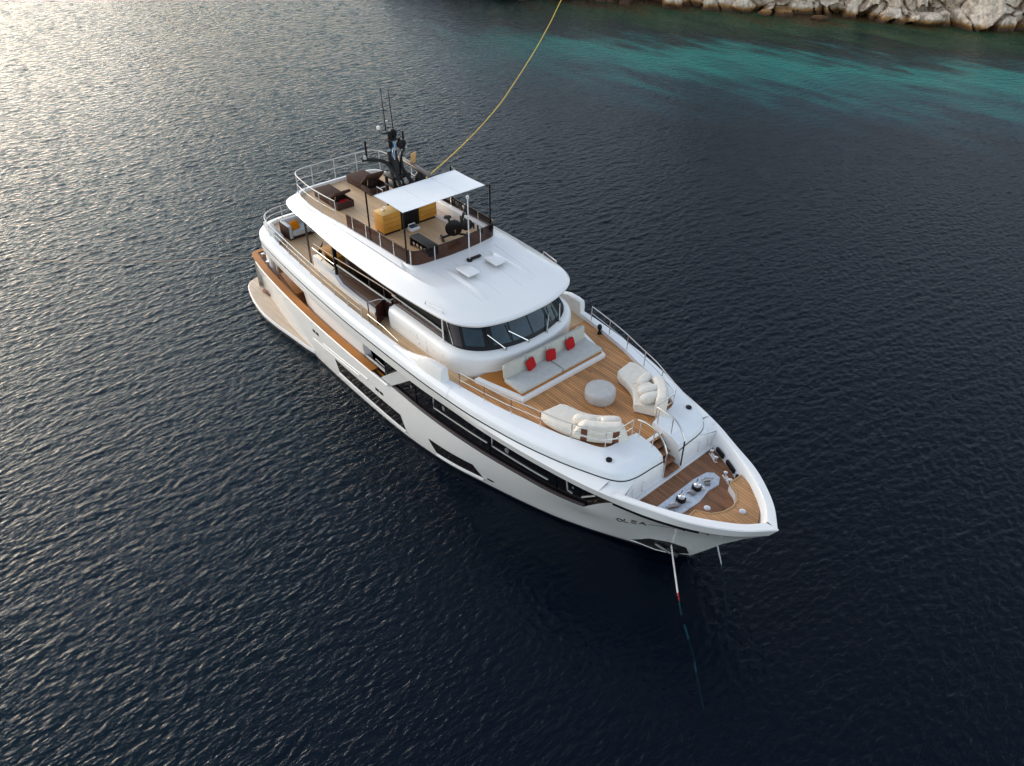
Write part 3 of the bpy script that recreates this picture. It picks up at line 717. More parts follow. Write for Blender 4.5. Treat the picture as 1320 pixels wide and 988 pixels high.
# ------------------------------------------------------------------ wheelhouse and superstructure
Wb = [(13.6, 2.72), (15.5, 2.72), (16.6, 2.72), (17.3, 2.72), (17.75, 2.62), (18.15, 2.36), (18.5, 1.95), (18.75, 1.4), (18.92, .7), (18.98, 0)]
Wt = [(13.6, 2.5), (15.0, 2.5), (15.8, 2.5), (16.4, 2.46), (16.9, 2.3), (17.3, 2.02), (17.7, 1.64), (17.98, 1.15), (18.14, .6), (18.2, 0)]
ZB, ZT = 5.16, 6.25
rWb = cr([(x, y, ZB) for x, y in Wb], 4); rWt = cr([(x, y, ZT) for x, y in Wt], 4)
def ringout(r, d, z):
    out = []
    for i, p in enumerate(r):
        t = (r[min(i + 1, len(r) - 1)] - r[max(i - 1, 0)]); n = Vector((-t.y, t.x, 0)).normalized() * -1
        n = Vector((t.y * -1, t.x, 0)).normalized()
        if n.y < 0 and i < len(r) - 2: n = -n
        if i == len(r) - 1: n = Vector((1, 0, 0))
        out.append(Vector((p.x + n.x * d, max(0, p.y + n.y * d), z)))
    return out
wh = MB().grid([ringout(rWb, -.25, ZB - .02), ringout(rWb, .0, ZB - .01), ringout(rWb, .20, ZB - .08), ringout(rWb, .27, ZB - .15), ringout(rWb, .305, ZB - .26), ringout(rWb, .31, ZB - .5), ringout(rWb, .28, 4.3), ringout(rWb, .27, 4.15)])
aft = ringout(rWb, .31, ZB)[0]
wh.grid([[(13.6, 0, 4.15), (13.6, 0, ZB)], [(13.6, aft.y - .12, 4.15), (13.6, aft.y - .06, ZB - .05)]])
wh.mirror(); WH = obj("wheelhouse", wh, WHITE, Y, smooth=28)
# glass all round: dark base skin, panes proud of it
gs = MB().grid([rWb, rWt]); gs.mirror(); WS = obj("windscreen", gs, BLACK, WH)
def pane(t0, t1, b0, b1, s, m, name="pane", off=.012, n=8):
    rows = []
    for v in (b0, (b0 + b1) / 2, b1):
        row = []
        for k in range(n + 1):
            t = t0 + (t1 - t0) * k / n; f = t * (len(rWb) - 1); i = min(int(f), len(rWb) - 2); fr = f - i
            a = rWb[i].lerp(rWb[i + 1], fr); b = rWt[i].lerp(rWt[i + 1], fr); p = a.lerp(b, v)
            tt = (rWb[i + 1] - rWb[i]); nn = Vector((tt.y, -tt.x, 0)).normalized()
            if nn.y < 0 and t < .97: nn = -nn
            if nn.x < 0: nn.x = abs(nn.x)
            p = p + nn * off + Vector((0, 0, off * .6)); row.append((p.x, s * p.y, p.z))
        rows.append(row)
    return obj(name, MB().grid(rows), m, WS)
for s in (-1, 1):
    pane(.505, .66, .12, .93, s, WGLASS)
    pane(.725, .845, .12, .93, s, WGLASS)
    pane(.855, .995, .12, .93, s, WGLASS)
    pane(.385, .475, .05, .93, s, BGLASS)
    obj("pillar_trim", MB().tube([(17.42, s * 2.70, ZB + .04), (16.62, s * 2.46, ZT - .12)], .02, 6), STEEL, WS)
for (px, py), (tx_, ty_, tz_) in (((18.86, -1.35), (18.26, -1.78, 5.66)), ((19.02, -.36), (18.52, -.98, 5.62)), ((19.0, .62), (18.58, 1.05, 5.62)), ((18.78, 1.5), (18.42, 1.78, 5.66))):
    w = MB().tube([(px, py, ZB + .03), (tx_ + .06, ty_, tz_ + .05)], .03, 6); w.lathe((px, py, ZB - .03), [(.06, 0), (.06, .06), (.02, .08)], 10)
    wi = obj("wiper", w, STEEL, WS)
    obj("wiper_blade", MB().box((tx_ + .05, ty_, tz_ - .03), (.03, .035, .62), .01, ry=-.62), BLACK, wi)
# lockers in the side of the house: seams and latches
for s in (-1, 1):
    yo = 3.03
    for x in (16.15, 17.05):
        obj("locker_seam", MB().tube([(x, s * (yo - .02), 4.3), (x, s * (yo - .0), 4.84), (x - .02, s * (yo - .12), 5.09)], .008, 4), GREYP, WH)
    for x, z in ((15.1, 4.75), (15.55, 4.8), (15.55, 4.65), (16.6, 4.62), (17.2, 4.75), (17.2, 4.66), (15.65, 4.45), (17.25, 4.42)):
        obj("locker_latch", MB().ball((x, s * (yo + .0), z), (.06, .03, .05), 1, 8, 6), GREYP, WH)
# brown glass strip, white rail and dark gap above the house side
for s in (-1, 1):
    obj("brown_side_glass", MB().box((15.2, s * 2.70, 5.33), (3.4, .03, .36)), BGLASS, WH)
    obj("glass_rail", MB().tube([(13.5, s * 2.72, 5.53), (16.2, s * 2.72, 5.53), (16.9, s * 2.72, 5.5)], .03, 6), FRM, WH)
    obj("roof_stanchion", MB().tube([(16.95, s * 2.78, ZB - .02), (16.9, s * 2.78, 6.2)], .03, 8), WHITE, WH)
# aft saloon of the upper deck: low white wall, brown glass balustrade, dark interior
for s in (-1, 1):
    w = MB()
    P = [(7.0, 2.45), (7.05, 2.78), (7.35, 2.92), (8.2, 2.95), (9.3, 2.97)]
    Q = [(9.3, 2.97), (9.75, 2.99), (11, 3.02), (12.5, 3.02)]
    w.grid([[(x, s * y, 4.15) for x, y in P], [(x, s * y, 4.62) for x, y in P], [(x, s * (y - .16), 4.66) for x, y in P]])
    w.grid([[(x, s * y, 4.15) for x, y in Q], [(x, s * y, z) for (x, y), z in zip(Q, (4.62, 4.36, 4.32, 4.32))], [(x, s * (y - .16), z + .03) for (x, y), z in zip(Q, (4.63, 4.36, 4.32, 4.32))], [(x, s * (y - .3), 4.3) for x, y in Q]])
    sw = obj("saloon_wall", w, WHITE, Y)
    obj("aft_screen_glass", MB().grid([[(7.05, s * 2.3, 4.6), (7.2, s * 2.76, 4.63), (8.0, s * 2.82, 4.63), (9.2, s * 2.84, 4.63)], [(6.75, s * 2.0, 5.0), (7.3, s * 2.66, 4.8), (8.0, s * 2.72, 4.8), (9.2, s * 2.74, 4.8)]]), DGLASS, sw)
    obj("brown_glass_panel", MB().box((11.1, s * 2.82, 4.72), (3.4, .03, .86)), BGLASS, sw)
    obj("brown_glass_panel", MB().box((13.15, s * 2.78, 4.72), (.66, .03, .86)), BGLASS, sw)
    obj("glass_rail", MB().tube([(9.4, s * 2.83, 5.17), (13.5, s * 2.80, 5.2)], .035, 6), FRM, sw)
    obj("grab_rail", MB().tube([(7.5, s * 2.85, 5.45), (9.3, s * 2.85, 5.5), (12.6, s * 2.85, 5.72), (13.3, s * 2.82, 5.72), (13.8, s * 2.75, 5.62)], .02, 6), mat("peach_rail", (.55, .42, .33), rough=.5), sw)
    obj("thin_rail", MB().tube([(7.2, s * 2.8, 5.1), (9.2, s * 2.85, 5.12)], .018, 6), STEEL, sw)
    obj("saloon_post", MB().box((9.25, s * 2.8, 5.25), (.14, .16, 1.9), .03), BLACK, sw)
    for x in (11.9, 13.0): obj("saloon_post", MB().box((x, s * 2.76, 5.4), (.08, .06, 1.6), .01), MASTB, sw)
    obj("stair_bulkhead", MB().box((13.0, s * 3.02, 4.62), (.06, .72, .9), .02, rz=-s * .5), mat("red_brown_panel", (.055, .018, .016), rough=.15), sw)
    g = MB().tube([(12.72, s * 3.42, 4.2), (12.72, s * 3.42, 5.1), (12.95, s * 3.05, 5.2), (13.2, s * 2.72, 5.2), (13.2, s * 2.72, 4.3)], .03, 6); obj("stair_frame", g, STEEL, sw)
    obj("cross_rail", MB().tube([(13.45, s * 2.95, 5.3), (13.55, s * 2.35, 5.35)], .03, 6), FRM, sw)
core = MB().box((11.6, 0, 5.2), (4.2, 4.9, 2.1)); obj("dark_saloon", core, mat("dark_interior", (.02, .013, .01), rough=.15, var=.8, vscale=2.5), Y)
obj("saloon_floor", MB().box((8.4, 0, 4.185), (2.7, 5.5, .02)), mat("dark_brown_floor", (.05, .03, .022), rough=.3), Y)  # plain dark brown floor panel
# raised wing bulwarks either side of the wheelhouse
for s in (-1, 1):
    prof = [(14.9, 4.335), (15.6, 4.40), (16.2, 4.54), (16.7, 4.72), (17.2, 4.86), (17.7, 4.90), (18.02, 4.88), (18.12, 4.34)]
    rows = []
    for x, z in prof:
        yo = float(np.interp(x, [p.x for p in rE], [p.y for p in rE])); yi = float(np.interp(x, [p.x for p in rG], [p.y for p in rG])) - .02
        w_ = min(1, (z - 4.3) / .6)
        rows.append([(x, s * (yi), Z_UD), (x, s * yi, z - .03), (x, s * (yi + .05), z), (x, s * (yi + .10 + .14 * w_), z - .015), (x, s * (yi + .15 + .15 * w_), 4.3 + (z - 4.3) * .6), (x, s * (yi + .2 + .1 * w_), 4.2)])
    wing = MB().grid(rows, False); wing.f.append(tuple(len(wing.v) - 6 + k for k in range(6)))
    WG = obj("wing_bulwark", wing, WHITE, Y, smooth=45)
    obj("wing_latch", MB().ball((17.5, s * (3.46), 4.75), (.06, .03, .05), 1, 8, 6), GREYP, WG)

# foredeck sun pad platform
ped = [(18.7, 2.72), (19.1, 2.6), (20.74, 2.14)]
PD = obj("sunpad_platform", MB().prism(sym(ped), 4.12, 4.36, .02), WHITE, Y)
obj("platform_decking", MB().prism(sym([(18.7, 2.52), (19.1, 2.44), (20.62, 2.02)]), 4.3, 4.368), VARN, PD)

# ------------------------------------------------------------------ roof / sundeck
RL = [(4.32, 0), (4.34, 1.5), (4.45, 2.2), (4.9, 2.6), (5.8, 2.76), (6.6, 2.84), (8.0, 2.96), (10.1, 3.14), (12.2, 3.2), (13.9, 3.2), (15.2, 3.14), (16.4, 3.05), (17.3, 2.94), (17.85, 2.75), (18.3, 2.4), (18.58, 1.95), (18.8, 1.2), (18.88, .6), (18.9, 0)]
RC = [(4.75, 0), (4.78, 1.35), (4.9, 2.0), (5.25, 2.3), (6.0, 2.42), (6.8, 2.48), (8.1, 2.54), (10.1, 2.58), (12.1, 2.6), (13.7, 2.62), (14.9, 2.62), (15.9, 2.56), (16.7, 2.42), (17.1, 2.24), (17.45, 1.95), (17.66, 1.6), (17.82, 1.0), (17.88, .5), (17.9, 0)]
ZC = [6.72] * 11 + [6.7, 6.66, 6.63, 6.6, 6.58, 6.57, 6.56, 6.56]
SD = [(5.0, 0), (5.02, 1.3), (5.12, 1.9), (5.45, 2.2), (6.1, 2.33), (7.1, 2.42), (8.2, 2.4), (9.3, 2.32), (11.5, 2.22), (12.8, 2.2), (13.8, 2.17), (14.15, 2.1), (14.3, 1.9), (14.36, 1.6), (14.4, 1.2), (14.43, .9), (14.45, .6), (14.46, .3), (14.46, 0)]
n6 = 5
rL = cr([(x, y, 6.28) for x, y in RL], n6); rRC = cr([(x, y, z) for (x, y), z in zip(RC, ZC)], n6); rSD = cr([(x, y, 6.9) for x, y in SD], n6)
lo = [Vector((p.x + (11 - p.x) * .03, p.y * .93, 6.2)) for p in rL]
e1 = [Vector((p.x + (11 - p.x) * -.002, p.y * 1.01, 6.36)) for p in rL]
e2 = [a.lerp(b, .10) + Vector((0, 0, .035)) for a, b in zip(e1, rRC)]
e3 = [a.lerp(b, .85) + Vector((0, 0, .012)) for a, b in zip(e1, rRC)]
fwdtop = []
for a, b in zip(rRC, rSD):
    fwdtop.append(a.lerp(b, .5) + Vector((0, 0, -.0)))
q1 = [a.lerp(b, .30) + Vector((0, 0, (.05 if b.x < 13.5 else .07))) for a, b in zip(rRC, rSD)]
q2 = [a.lerp(b, .85) + Vector((0, 0, (.0 if b.x < 13.5 else -.05))) for a, b in zip(rRC, rSD)]
rf = MB().grid([lo, rL, e1, e2, e3, rRC, q1, fwdtop, q2, rSD, [p + Vector((.0 if p.x < 13 else -.0, 0, 0)) + (Vector((12, 0, 6.9)) - p).normalized() * .1 for p in rSD], [Vector((p.x, p.y, 6.74)) + (Vector((12, 0, 6.9)) - p).normalized() * .1 for p in rSD]])
rf.mirror(); RF = obj("roof", rf, WHITE, Y, smooth=17)
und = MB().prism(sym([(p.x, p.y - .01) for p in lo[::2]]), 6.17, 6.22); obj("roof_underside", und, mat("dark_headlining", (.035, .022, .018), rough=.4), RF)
obj("sundeck_planking", MB().prism(sym([(p.x, max(p.y - .06, 0)) for p in rSD[::2]]), 6.6, Z_SD), TEAK_A, Y)
for s in (-1, 1):
    hb = obj("roof_hatch", MB().box((15.84, s * .68, 6.93), (.80, .56, .09), .025), WHITE, RF)
    obj("hatch_base", MB().box((15.84, s * .68, 6.86), (.72, .48, .08), .01), GREYP, hb)
    hl = MB().tube([(16.2, s * 2.98, 6.5), (16.2, s * 3.0, 6.62), (17.1, s * 2.86, 6.6), (17.1, s * 2.84, 6.48)], .022, 6); obj("roof_handle", hl, STEEL, RF)
from mathutils.bvhtree import BVHTree
def surf_z(o, x, y):
    bv = BVHTree.FromPolygons([v.co.copy() for v in o.data.vertices], [tuple(p.vertices) for p in o.data.polygons])
    out = []
    for a, b in zip(x, y):
        h_ = bv.ray_cast(Vector((a, b, 12)) - ORG[o.name], Vector((0, 0, -1)))
        out.append(h_[0].z + ORG[o.name].z if h_[0] else None)
    return out
SEAM = mat("roof_seam_grey", (.50, .50, .50), rough=.5)  # mid-grey of the roof seam lines
for y0, y1 in ((-1.62, -1.35), (-.62, -.5), (.62, .5), (1.62, 1.35)):
    xs = np.linspace(14.75, 17.62, 16); ys = np.linspace(y0, y1, 16); zs = surf_z(RF, xs, ys)
    obj("roof_seam", MB().tube([(a, b, c - .002) for a, b, c in zip(xs, ys, zs) if c], .007, 4), SEAM, RF)
for y in (-1.12, 1.12):
    xs = np.linspace(15.0, 17.6, 14); zs = surf_z(RF, xs, [y] * 14); rows = []
    for a, c in zip(xs, zs):
        t = (a - 15.0) / 2.6; hh = .045 * math.sin(math.pi * min(1, t * 3) / 2) * (1 if t < .85 else (1 - t) / .15)
        rows.append([(a, y - .16, c - .012), (a, y - .07, c + hh), (a, y + .07, c + hh), (a, y + .16, c - .012)])
    obj("roof_rib", MB().grid(rows), WHITE, RF, smooth=60)
fpole = MB().tube([(15.1, 0, 6.8), (15.06, 0, 9.4)], .026, 8); fpole.lathe((15.06, 0, 9.38), [(.04, 0), (.06, .03), (.06, .12), (.03, .15)], 10)
FP = obj("light_pole", fpole, mat("pole_grey_white", (.6, .6, .6), rough=.3), RF)
obj("pole_base", MB().lathe((15.1, 0, 6.78), [(.12, 0), (.12, .08), (.05, .1)], 12).box((15.12, .3, 6.86), (.14, .5, .08), .03), MASTB, FP)
obj("roof_cleat", MB().ball((8.9, -2.5, 6.88), (.1, .06, .05), 1, 8, 6), STEEL, RF)

# glass balustrade: panels between posts, forward half of the sundeck
bpath = [p for p in rSD if p.x > 9.4]
for s in (-1, 1):
    pts = [Vector((p.x - (.04 if p.x > 14 else 0), s * max(p.y - .05, 0), 6.9)) for p in bpath]
    gm = MB().grid([[p + Vector((0, 0, .0)) for p in pts], [p + Vector((0, 0, .58)) for p in pts]])
    BG = obj("glass_balustrade", gm, TGLASS, Y)
    tr_ = MB().tube([p + Vector((0, 0, .6)) for p in pts], .018, 6); obj("balustrade_rail", tr_, MASTB, BG)
    L_ = [0]
    for a, b in zip(pts[:-1], pts[1:]): L_.append(L_[-1] + (b - a).length)
    for d in np.arange(.15, L_[-1] - .2, 1.05):
        i = int(np.searchsorted(L_, d)); p = pts[min(i, len(pts) - 1)]
        dark = p.x < 13
        obj("post", MB().box((p.x, p.y, p.z + .28), (.05, .05, .66), .012), STEEL if not dark or s > 0 else STEEL, BG)

# open rails: helper
def rail(name, pts, z0, zt, mids, every, r=.021, parent=Y, m=STEEL, lean=0.0, ends=True):
    pts = [Vector(p) for p in pts]
    top = MB().tube([p + Vector((0, 0, zt)) for p in pts], r, 8); o = obj(name, top, m, parent)
    for z in mids: obj("mid_rail", MB().tube([p + Vector((0, 0, z)) for p in pts], r * .62, 6), m, o)
    L_ = [0]
    for a, b in zip(pts[:-1], pts[1:]): L_.append(L_[-1] + (b - a).length)
    k = max(1, int(round(L_[-1] / every)))
    for j in range(k + 1):
        d = L_[-1] * j / k; i = max(1, int(np.searchsorted(L_, d))); i = min(i, len(pts) - 1)
        f = (d - L_[i - 1]) / max(1e-6, L_[i] - L_[i - 1]); p = pts[i - 1].lerp(pts[i], f)
        obj("post", MB().tube([p + Vector((0, 0, z0)), p + Vector((0, 0, zt))], .02, 6), m, o)
    return o
WRAIL = mat("white_rail", (.64, .61, .57), rough=.3, coat=.3)
aftpath = [p for p in rSD if p.x < 9.3]
full = [Vector((p.x, -p.y, 6.9)) for p in reversed(aftpath)] + [Vector((p.x, p.y, 6.9)) for p in aftpath[1:]]
rail("sundeck_rail", full[::2], 0, .95, [.5], 1.25, m=WRAIL)
udp = [Vector((p.x, p.y - .02 + .05, Z_CO)) for p in rG if p.x < 13.0]
full = [Vector((p.x, -p.y, p.z)) for p in reversed(udp)] + udp[1:]
rail("upper_deck_rail", full[::2], -.02, .62, [.33], 1.15, m=WRAIL)
for s in (-1, 1):
    fpth = [Vector((p.x - .03, s * (p.y + .06), Z_CO)) for p in rG if 18.5 < p.x < 24.45 and p.y > .9]
    fpth += [Vector((24.55, s * y, Z_CO)) for y in (1.5, 1.2, .9, .62)]
    rail("foredeck_rail", fpth, -.03, .66, [.34], 1.3)
    h_ = MB().tube(cr([(24.62, s * .5, 5.0), (24.9, s * .46, 5.06), (25.4, s * .46, 5.02), (25.75, s * .46, 4.75), (25.95, s * .46, 4.4)], 4), .028, 8)
    H_ = obj("stair_handrail", h_, STEEL, Y)
    for x, z in ((24.75, 5.02), (25.35, 5.02)): obj("post", MB().tube([(x, s * .5, 4.2), (x, s * .47, z)], .02, 6), STEEL, H_)
    obj("post", MB().tube([(25.98, s * .46, 3.3), (25.95, s * .46, 4.4)], .026, 8), BLACK if s > 0 else STEEL, H_)
    lr = MB().tube([(13.0, s * 3.64, 4.75), (14.2, s * 3.66, 4.75), (15.2, s * 3.66, 4.6)], .022, 6)
    for x in (13.1, 14.0): lr.tube([(x, s * 3.64, 4.33), (x, s * 3.64, 4.75)], .02, 6)
    obj("gate_rail", lr, STEEL, Y)
obj("deck_pole", MB().tube([(6.78, -2.76, Z_UD), (6.7, -2.72, 6.25)], .05, 10), mat("grey_brown_pole", (.18, .14, .12), rough=.3, metal=.6), Y)

# port side lining bench on the sundeck with dark slots
bn = MB().box((11.9, 1.98, 6.95), (3.8, .26, .42), .03); BNC = obj("sundeck_locker", bn, WHITE, Y)
for k in range(6): obj("locker_slot", MB().box((12.2 + .29 * k, 1.845, 6.95), (.11, .02, .26), .004), MASTB, BNC)
obj("deck_mat", MB().box((10.6, 1.55, Z_SD + .012), (2.6, .5, .016)), mat("pale_mat", (.55, .47, .42), rough=.9), Y)

# mast
MS = obj("mast", MB().tube([(10.28, 0, 8.8), (10.2, -.02, 9.3), (10.12, -.03, 9.8)], .26, 12, .2), MASTB, Y)
base = MB()
for sx in (-.28, .28):
    for sy in (-.36, 0, .36): base.box((10.35 + sx, sy, 7.8), (.12, .12, 2.1), .03)
base.box((10.35, 0, 8.84), (.74, .9, .12), .03); base.box((10.35, 0, 8.45), (.7, .86, .08), .02); base.box((10.35, 0, 7.7), (.66, .84, .08), .02); base.box((10.35, 0, 6.83), (.8, .95, .14), .03)
obj("mast_base", base, MASTB, MS)
for sy in (-.18, .18): obj("mast_lamp", MB().lathe((10.72, sy, 8.62), [(.1, 0), (.13, .05), (.08, .1)], 12, 'X'), GREYP, MS)
for s in (-1, 1):
    arm = MB().tube(cr([(11.3, s * .42, 8.2), (10.95, s * .3, 8.65), (10.5, s * .22, 9.05), (10.1, s * .4, 9.4), (9.7, s * .8, 9.46), (9.45, s * 1.05, 9.42)], 6), .09, 8, .07); A_ = obj("spreader", arm, MASTB, MS)
    obj("signal_post", MB().tube([(9.6, s * .92, 9.46), (9.6, s * .92, 10.25)], .045, 8), BLACK, A_)
    obj("signal_lamp", MB().lathe((9.6, s * 1.0, 9.5), [(.07, 0), (.08, .06), (.05, .14)], 8), GREYP, A_)
um = MB().tube([(10.12, -.03, 9.9), (10.1, -.05, 10.6)], .11, 10, .09); um.box((10.1, 0, 10.28), (.5, .6, .06), .02); obj("upper_mast", um, MASTB, MS)
obj("mast_collar", MB().tube([(10.14, -.03, 9.66), (10.12, -.03, 9.92)], .1, 10), mat("pale_blue_wrap", (.16, .3, .42), rough=.7), MS)
obj("searchlight", MB().lathe((10.35, .28, 10.08), [(.12, -.1), (.2, 0), (.2, .12), (.15, .14)], 14, 'X'), BLACK, MS)
obj("radar_dome", MB().lathe((10.05, .14, 10.33), [(.14, 0), (.17, .08), (.15, .24), (.08, .3)], 14), BLACK, MS)
obj("horn", MB().box((9.9, -.42, 10.75), (.10, .10, .15), .02), WHITE, MS)
obj("horn_bracket", MB().tube([(10.1, -.05, 10.5), (9.95, -.4, 10.55), (9.9, -.42, 10.7)], .025, 6), MASTB, MS)
for y, z0, z1, x in ((-.16, 10.5, 12.3, 10.05), (.12, 10.5, 12.25, 10.15)): obj("whip_antenna", MB().tube([(x, y, z0), (x - .02, y - .08, z1)], .022, 6, .012), BLACK, MS)
obj("mast_top_lamp", MB().lathe((10.07, -.12, 10.95), [(.04, 0), (.05, .04), (.03, .08)], 8), GREYP, MS)
obj("thin_stay", MB().tube([(10.3, .3, 10.05), (10.35, .36, 8.6)], .015, 5), BLACK, MS)
RD = obj("radar_scanner", MB().box((10.45, .79, 9.03), (2.45, .2, .13), .05, rz=-.07), mat("radar_brown", (.13, .10, .085), rough=.35), MS)
obj("radar_pedestal", MB().lathe((10.95, .74, 8.5), [(.16, 0), (.24, .08), (.22, .3), (.12, .46)], 14), MASTB, RD)
obj("radar_bracket", MB().box((10.7, .5, 8.5), (.8, .3, .12), .03, rz=.5), MASTB, RD)
obj("name_panel", MB().box((10.2, .95, 9.25), (.05, .32, .5), .01, rz=.3, ry=.2), mat("tan_panel", (.62, .36, .14), rough=.5), MS)

# ------------------------------------------------------------------ furniture on the foredeck
def rot_mb(mb, c, rz): return mb.xf(Matrix.Translation(Vector(c)) @ Matrix.Rotation(rz, 4, 'Z'))
sp_ = thing("sun_pad", (20.1, 0, Z_UD + .2), "wide grey sunbed sofa built under the wheelhouse windscreen", "sunbed")
obj("base_frame", MB().box((20.12, 0, 4.40), (1.0, 4.16, .06), .015), VARN, sp_)
for s in (-1, 1):
    obj("seat_cushion", MB().box((20.11, s * 1.055, 4.51), (.98, 2.07, .17), .05, seg=3), FAB_G, sp_)
bkr = MB().box((0, 0, 0), (.15, 4.14, .58), .05, ry=-.16, seg=3); bkr.v = [(x + 19.58 - .0 + .10 * (1 - (y / 2.07) ** 2), y, z + 4.83) for x, y, z in bkr.v]
obj("backrest", bkr, woven("cream_canvas", (.50, .48, .42)), sp_)
obj("strap_seam", MB().tube([(19.62, y, 5.13) for y in np.linspace(-2, 2, 12)], .012, 4), GREYP, sp_)
def pillow(name, c, d, rz, tilt, m, label, cat, group, roll=0.0, e=.3):
    mm = Matrix.Rotation(rz, 3, 'Z') @ Matrix.Rotation(tilt, 3, 'Y') @ Matrix.Rotation(roll, 3, 'X')
    mb = MB().ball((0, 0, 0), d, e, 24, 14)
    # pinch: thin towards the seams
    V_ = []
    for x, y, z in mb.v:
        u, v = abs(y) / (d[1] / 2), abs(z) / (d[2] / 2)
        k = max(0.12, (1 - u ** 3.0)) ** .5 * max(0.12, (1 - v ** 3.0)) ** .5
        wob_ = 1 + .06 * mnoise.noise(Vector((x * 5 + c[0], y * 5 + c[1], z * 5)))
        p = mm @ Vector((x * k * wob_, y, z)); V_.append(tuple(p + Vector(c)))
    mb.v = V_
    return tag(obj(name, mb, m, loc=c, smooth=60), label, cat, group)
for (x, y), l, rr_ in (((19.80, -.92), "red cushion nearest the starboard end of the grey sunbed", .10), ((19.86, .05), "red cushion in the middle of the three on the grey sunbed", -.08), ((19.80, 1.12), "red cushion nearest the port end of the grey sunbed", .05)):
    pl_ = pillow("throw_cushion", (x, y, 4.80), (.17, .44, .44), rr_, -.30, FAB_R, l, "cushion", "red cushions on the sunbed", roll=rr_ * 1.5)
    obj("carry_loop", MB().tube([(x - .1, y - .1, 5.0), (x - .14, y - .06, 5.07), (x - .16, y - .12, 5.10)], .025, 5), FAB_G, pl_)

def curved_sofa(sgn, label):
    C0 = Vector((22.2, sgn * -.3)); root = thing("curved_sofa", (23.2, sgn * 1.6, Z_UD), label, "sofa", "curved sofas on the foredeck")
    def at(r, a, z): return (C0.x + r * math.cos(a), C0.y + sgn * r * math.sin(a), z)
    def sect(r0, r1, z0, z1, b):
        o = []
        for cx, cz, a0 in ((r1 - b, z1 - b, 0), (r0 + b, z1 - b, 90), (r0 + b * .5, z0 + b * .5, 180), (r1 - b * .5, z0 + b * .5, 270)):
            bb = b if cz > z0 + b else b * .5
            for k in range(5):
                a = R(a0 + 22.5 * k); o.append((cx + bb * math.cos(a), cz + bb * math.sin(a)))
        return o
    def sweep(a0, a1, f, n=22):
        rows = []
        for i in range(n + 1):
            t = i / n; a = a0 + (a1 - a0) * t
            e = min(t, 1 - t) * n; k = 0 if e >= 2 else (.10, .025)[int(e)] if e < 2 else 0
            s_ = f(t); cx = sum(p[0] for p in s_) / len(s_); cz = sum(p[1] for p in s_) / len(s_)
            rows.append([at(cx + (r - cx) * (1 - k), a, cz + (z - cz) * (1 - k)) for r, z in s_])
        return MB().grid(rows, True, True, True)
    obj("seat", sweep(R(97), R(28), lambda t: sect(1.60 + .12 * (max(0, .22 - t) / .22) ** 2, 2.68 + .0 * t, Z_UD + .05, Z_UD + .42, .09)), FAB_W, root, smooth=60)
    obj("piping", MB().tube([at(1.665, R(a), Z_UD + .405) for a in np.linspace(86, 32, 20)], .012, 5), FAB_G, root)
    obj("seat_seam", MB().tube([at(r_, R(67), Z_UD + .422) for r_ in np.linspace(1.72, 2.62, 8)], .010, 4), FAB_G, root)
    obj("plinth", sweep(R(95), R(30), lambda t: sect(1.68, 2.6, Z_UD + .005, Z_UD + .07, .02), 16), BROWN, root)
    obj("backrest", sweep(R(66), R(27), lambda t: sect(2.36, 2.78, Z_UD + .12, Z_UD + .42 + .40 * min(1, t / .16, (1 - t) / .1) ** .6 , .14), 18), FAB_W, root, smooth=60)
    for a in (58, 36):
        for z0, z1 in ((Z_UD + .14, Z_UD + .33), (Z_UD + .40, Z_UD + .68)):
            obj("leather_strap", MB().grid([[at(2.795, R(a - 2.2), z0), at(2.80, R(a), z0), at(2.795, R(a + 2.2), z0)], [at(2.795, R(a - 2.2), z1), at(2.80, R(a), z1), at(2.795, R(a + 2.2), z1)]]).grid([[at(2.76, R(a - 2.2), z0), at(2.76, R(a + 2.2), z0)], [at(2.76, R(a - 2.2), z1), at(2.76, R(a + 2.2), z1)]]), LEATH, root)
    return at
at_s = curved_sofa(-1, "curved cream sofa on the foredeck with its back to the starboard rail")
at_p = curved_sofa(1, "curved cream sofa on the foredeck with its back to the port rail")
def bolster(at, r, a, z, d, turn, label, lean=0.0):
    c = at(r, R(a), z); sgn = 1 if c[1] > 0 else -1
    m3 = Matrix.Rotation(sgn * R(a + 90) + turn, 3, 'Z') @ Matrix.Rotation(lean, 3, 'Y')
    mb = MB().ball(c, d, .72, 22, 14, m3)
    tag(obj("bolster_cushion", mb, FAB_W, loc=c, smooth=70), label, "cushion", "cream bolsters on the curved sofas")
zc = Z_UD + .58
bolster(at_s, 2.22, 60, zc, (.86, .36, .36), 0, "long cream bolster at the aft end of the starboard sofa's backrest")
bolster(at_s, 2.16, 47, zc - .02, (.52, .28, .32), .5, "small cream bolster squeezed between the two long ones on the starboard sofa")
bolster(at_s, 2.2, 38, zc + .03, (.74, .36, .38), 0, "long cream bolster at the forward end of the starboard sofa's backrest")
bolster(at_p, 2.12, 64, zc + .02, (.80, .36, .38), -.9, "cream bolster lying furthest aft of the four on the port sofa")
bolster(at_p, 2.02, 52, zc - .02, (.66, .32, .34), -1.1, "cream bolster half hidden under its neighbour at the inner side of the port sofa")
bolster(at_p, 2.12, 46, zc + .06, (.84, .34, .36), -1.15, "long cream bolster lying across the middle of the port sofa")
bolster(at_p, 2.16, 36, zc + .02, (.78, .38, .38), -1.0, "cream bolster lying furthest forward of the four on the port sofa")

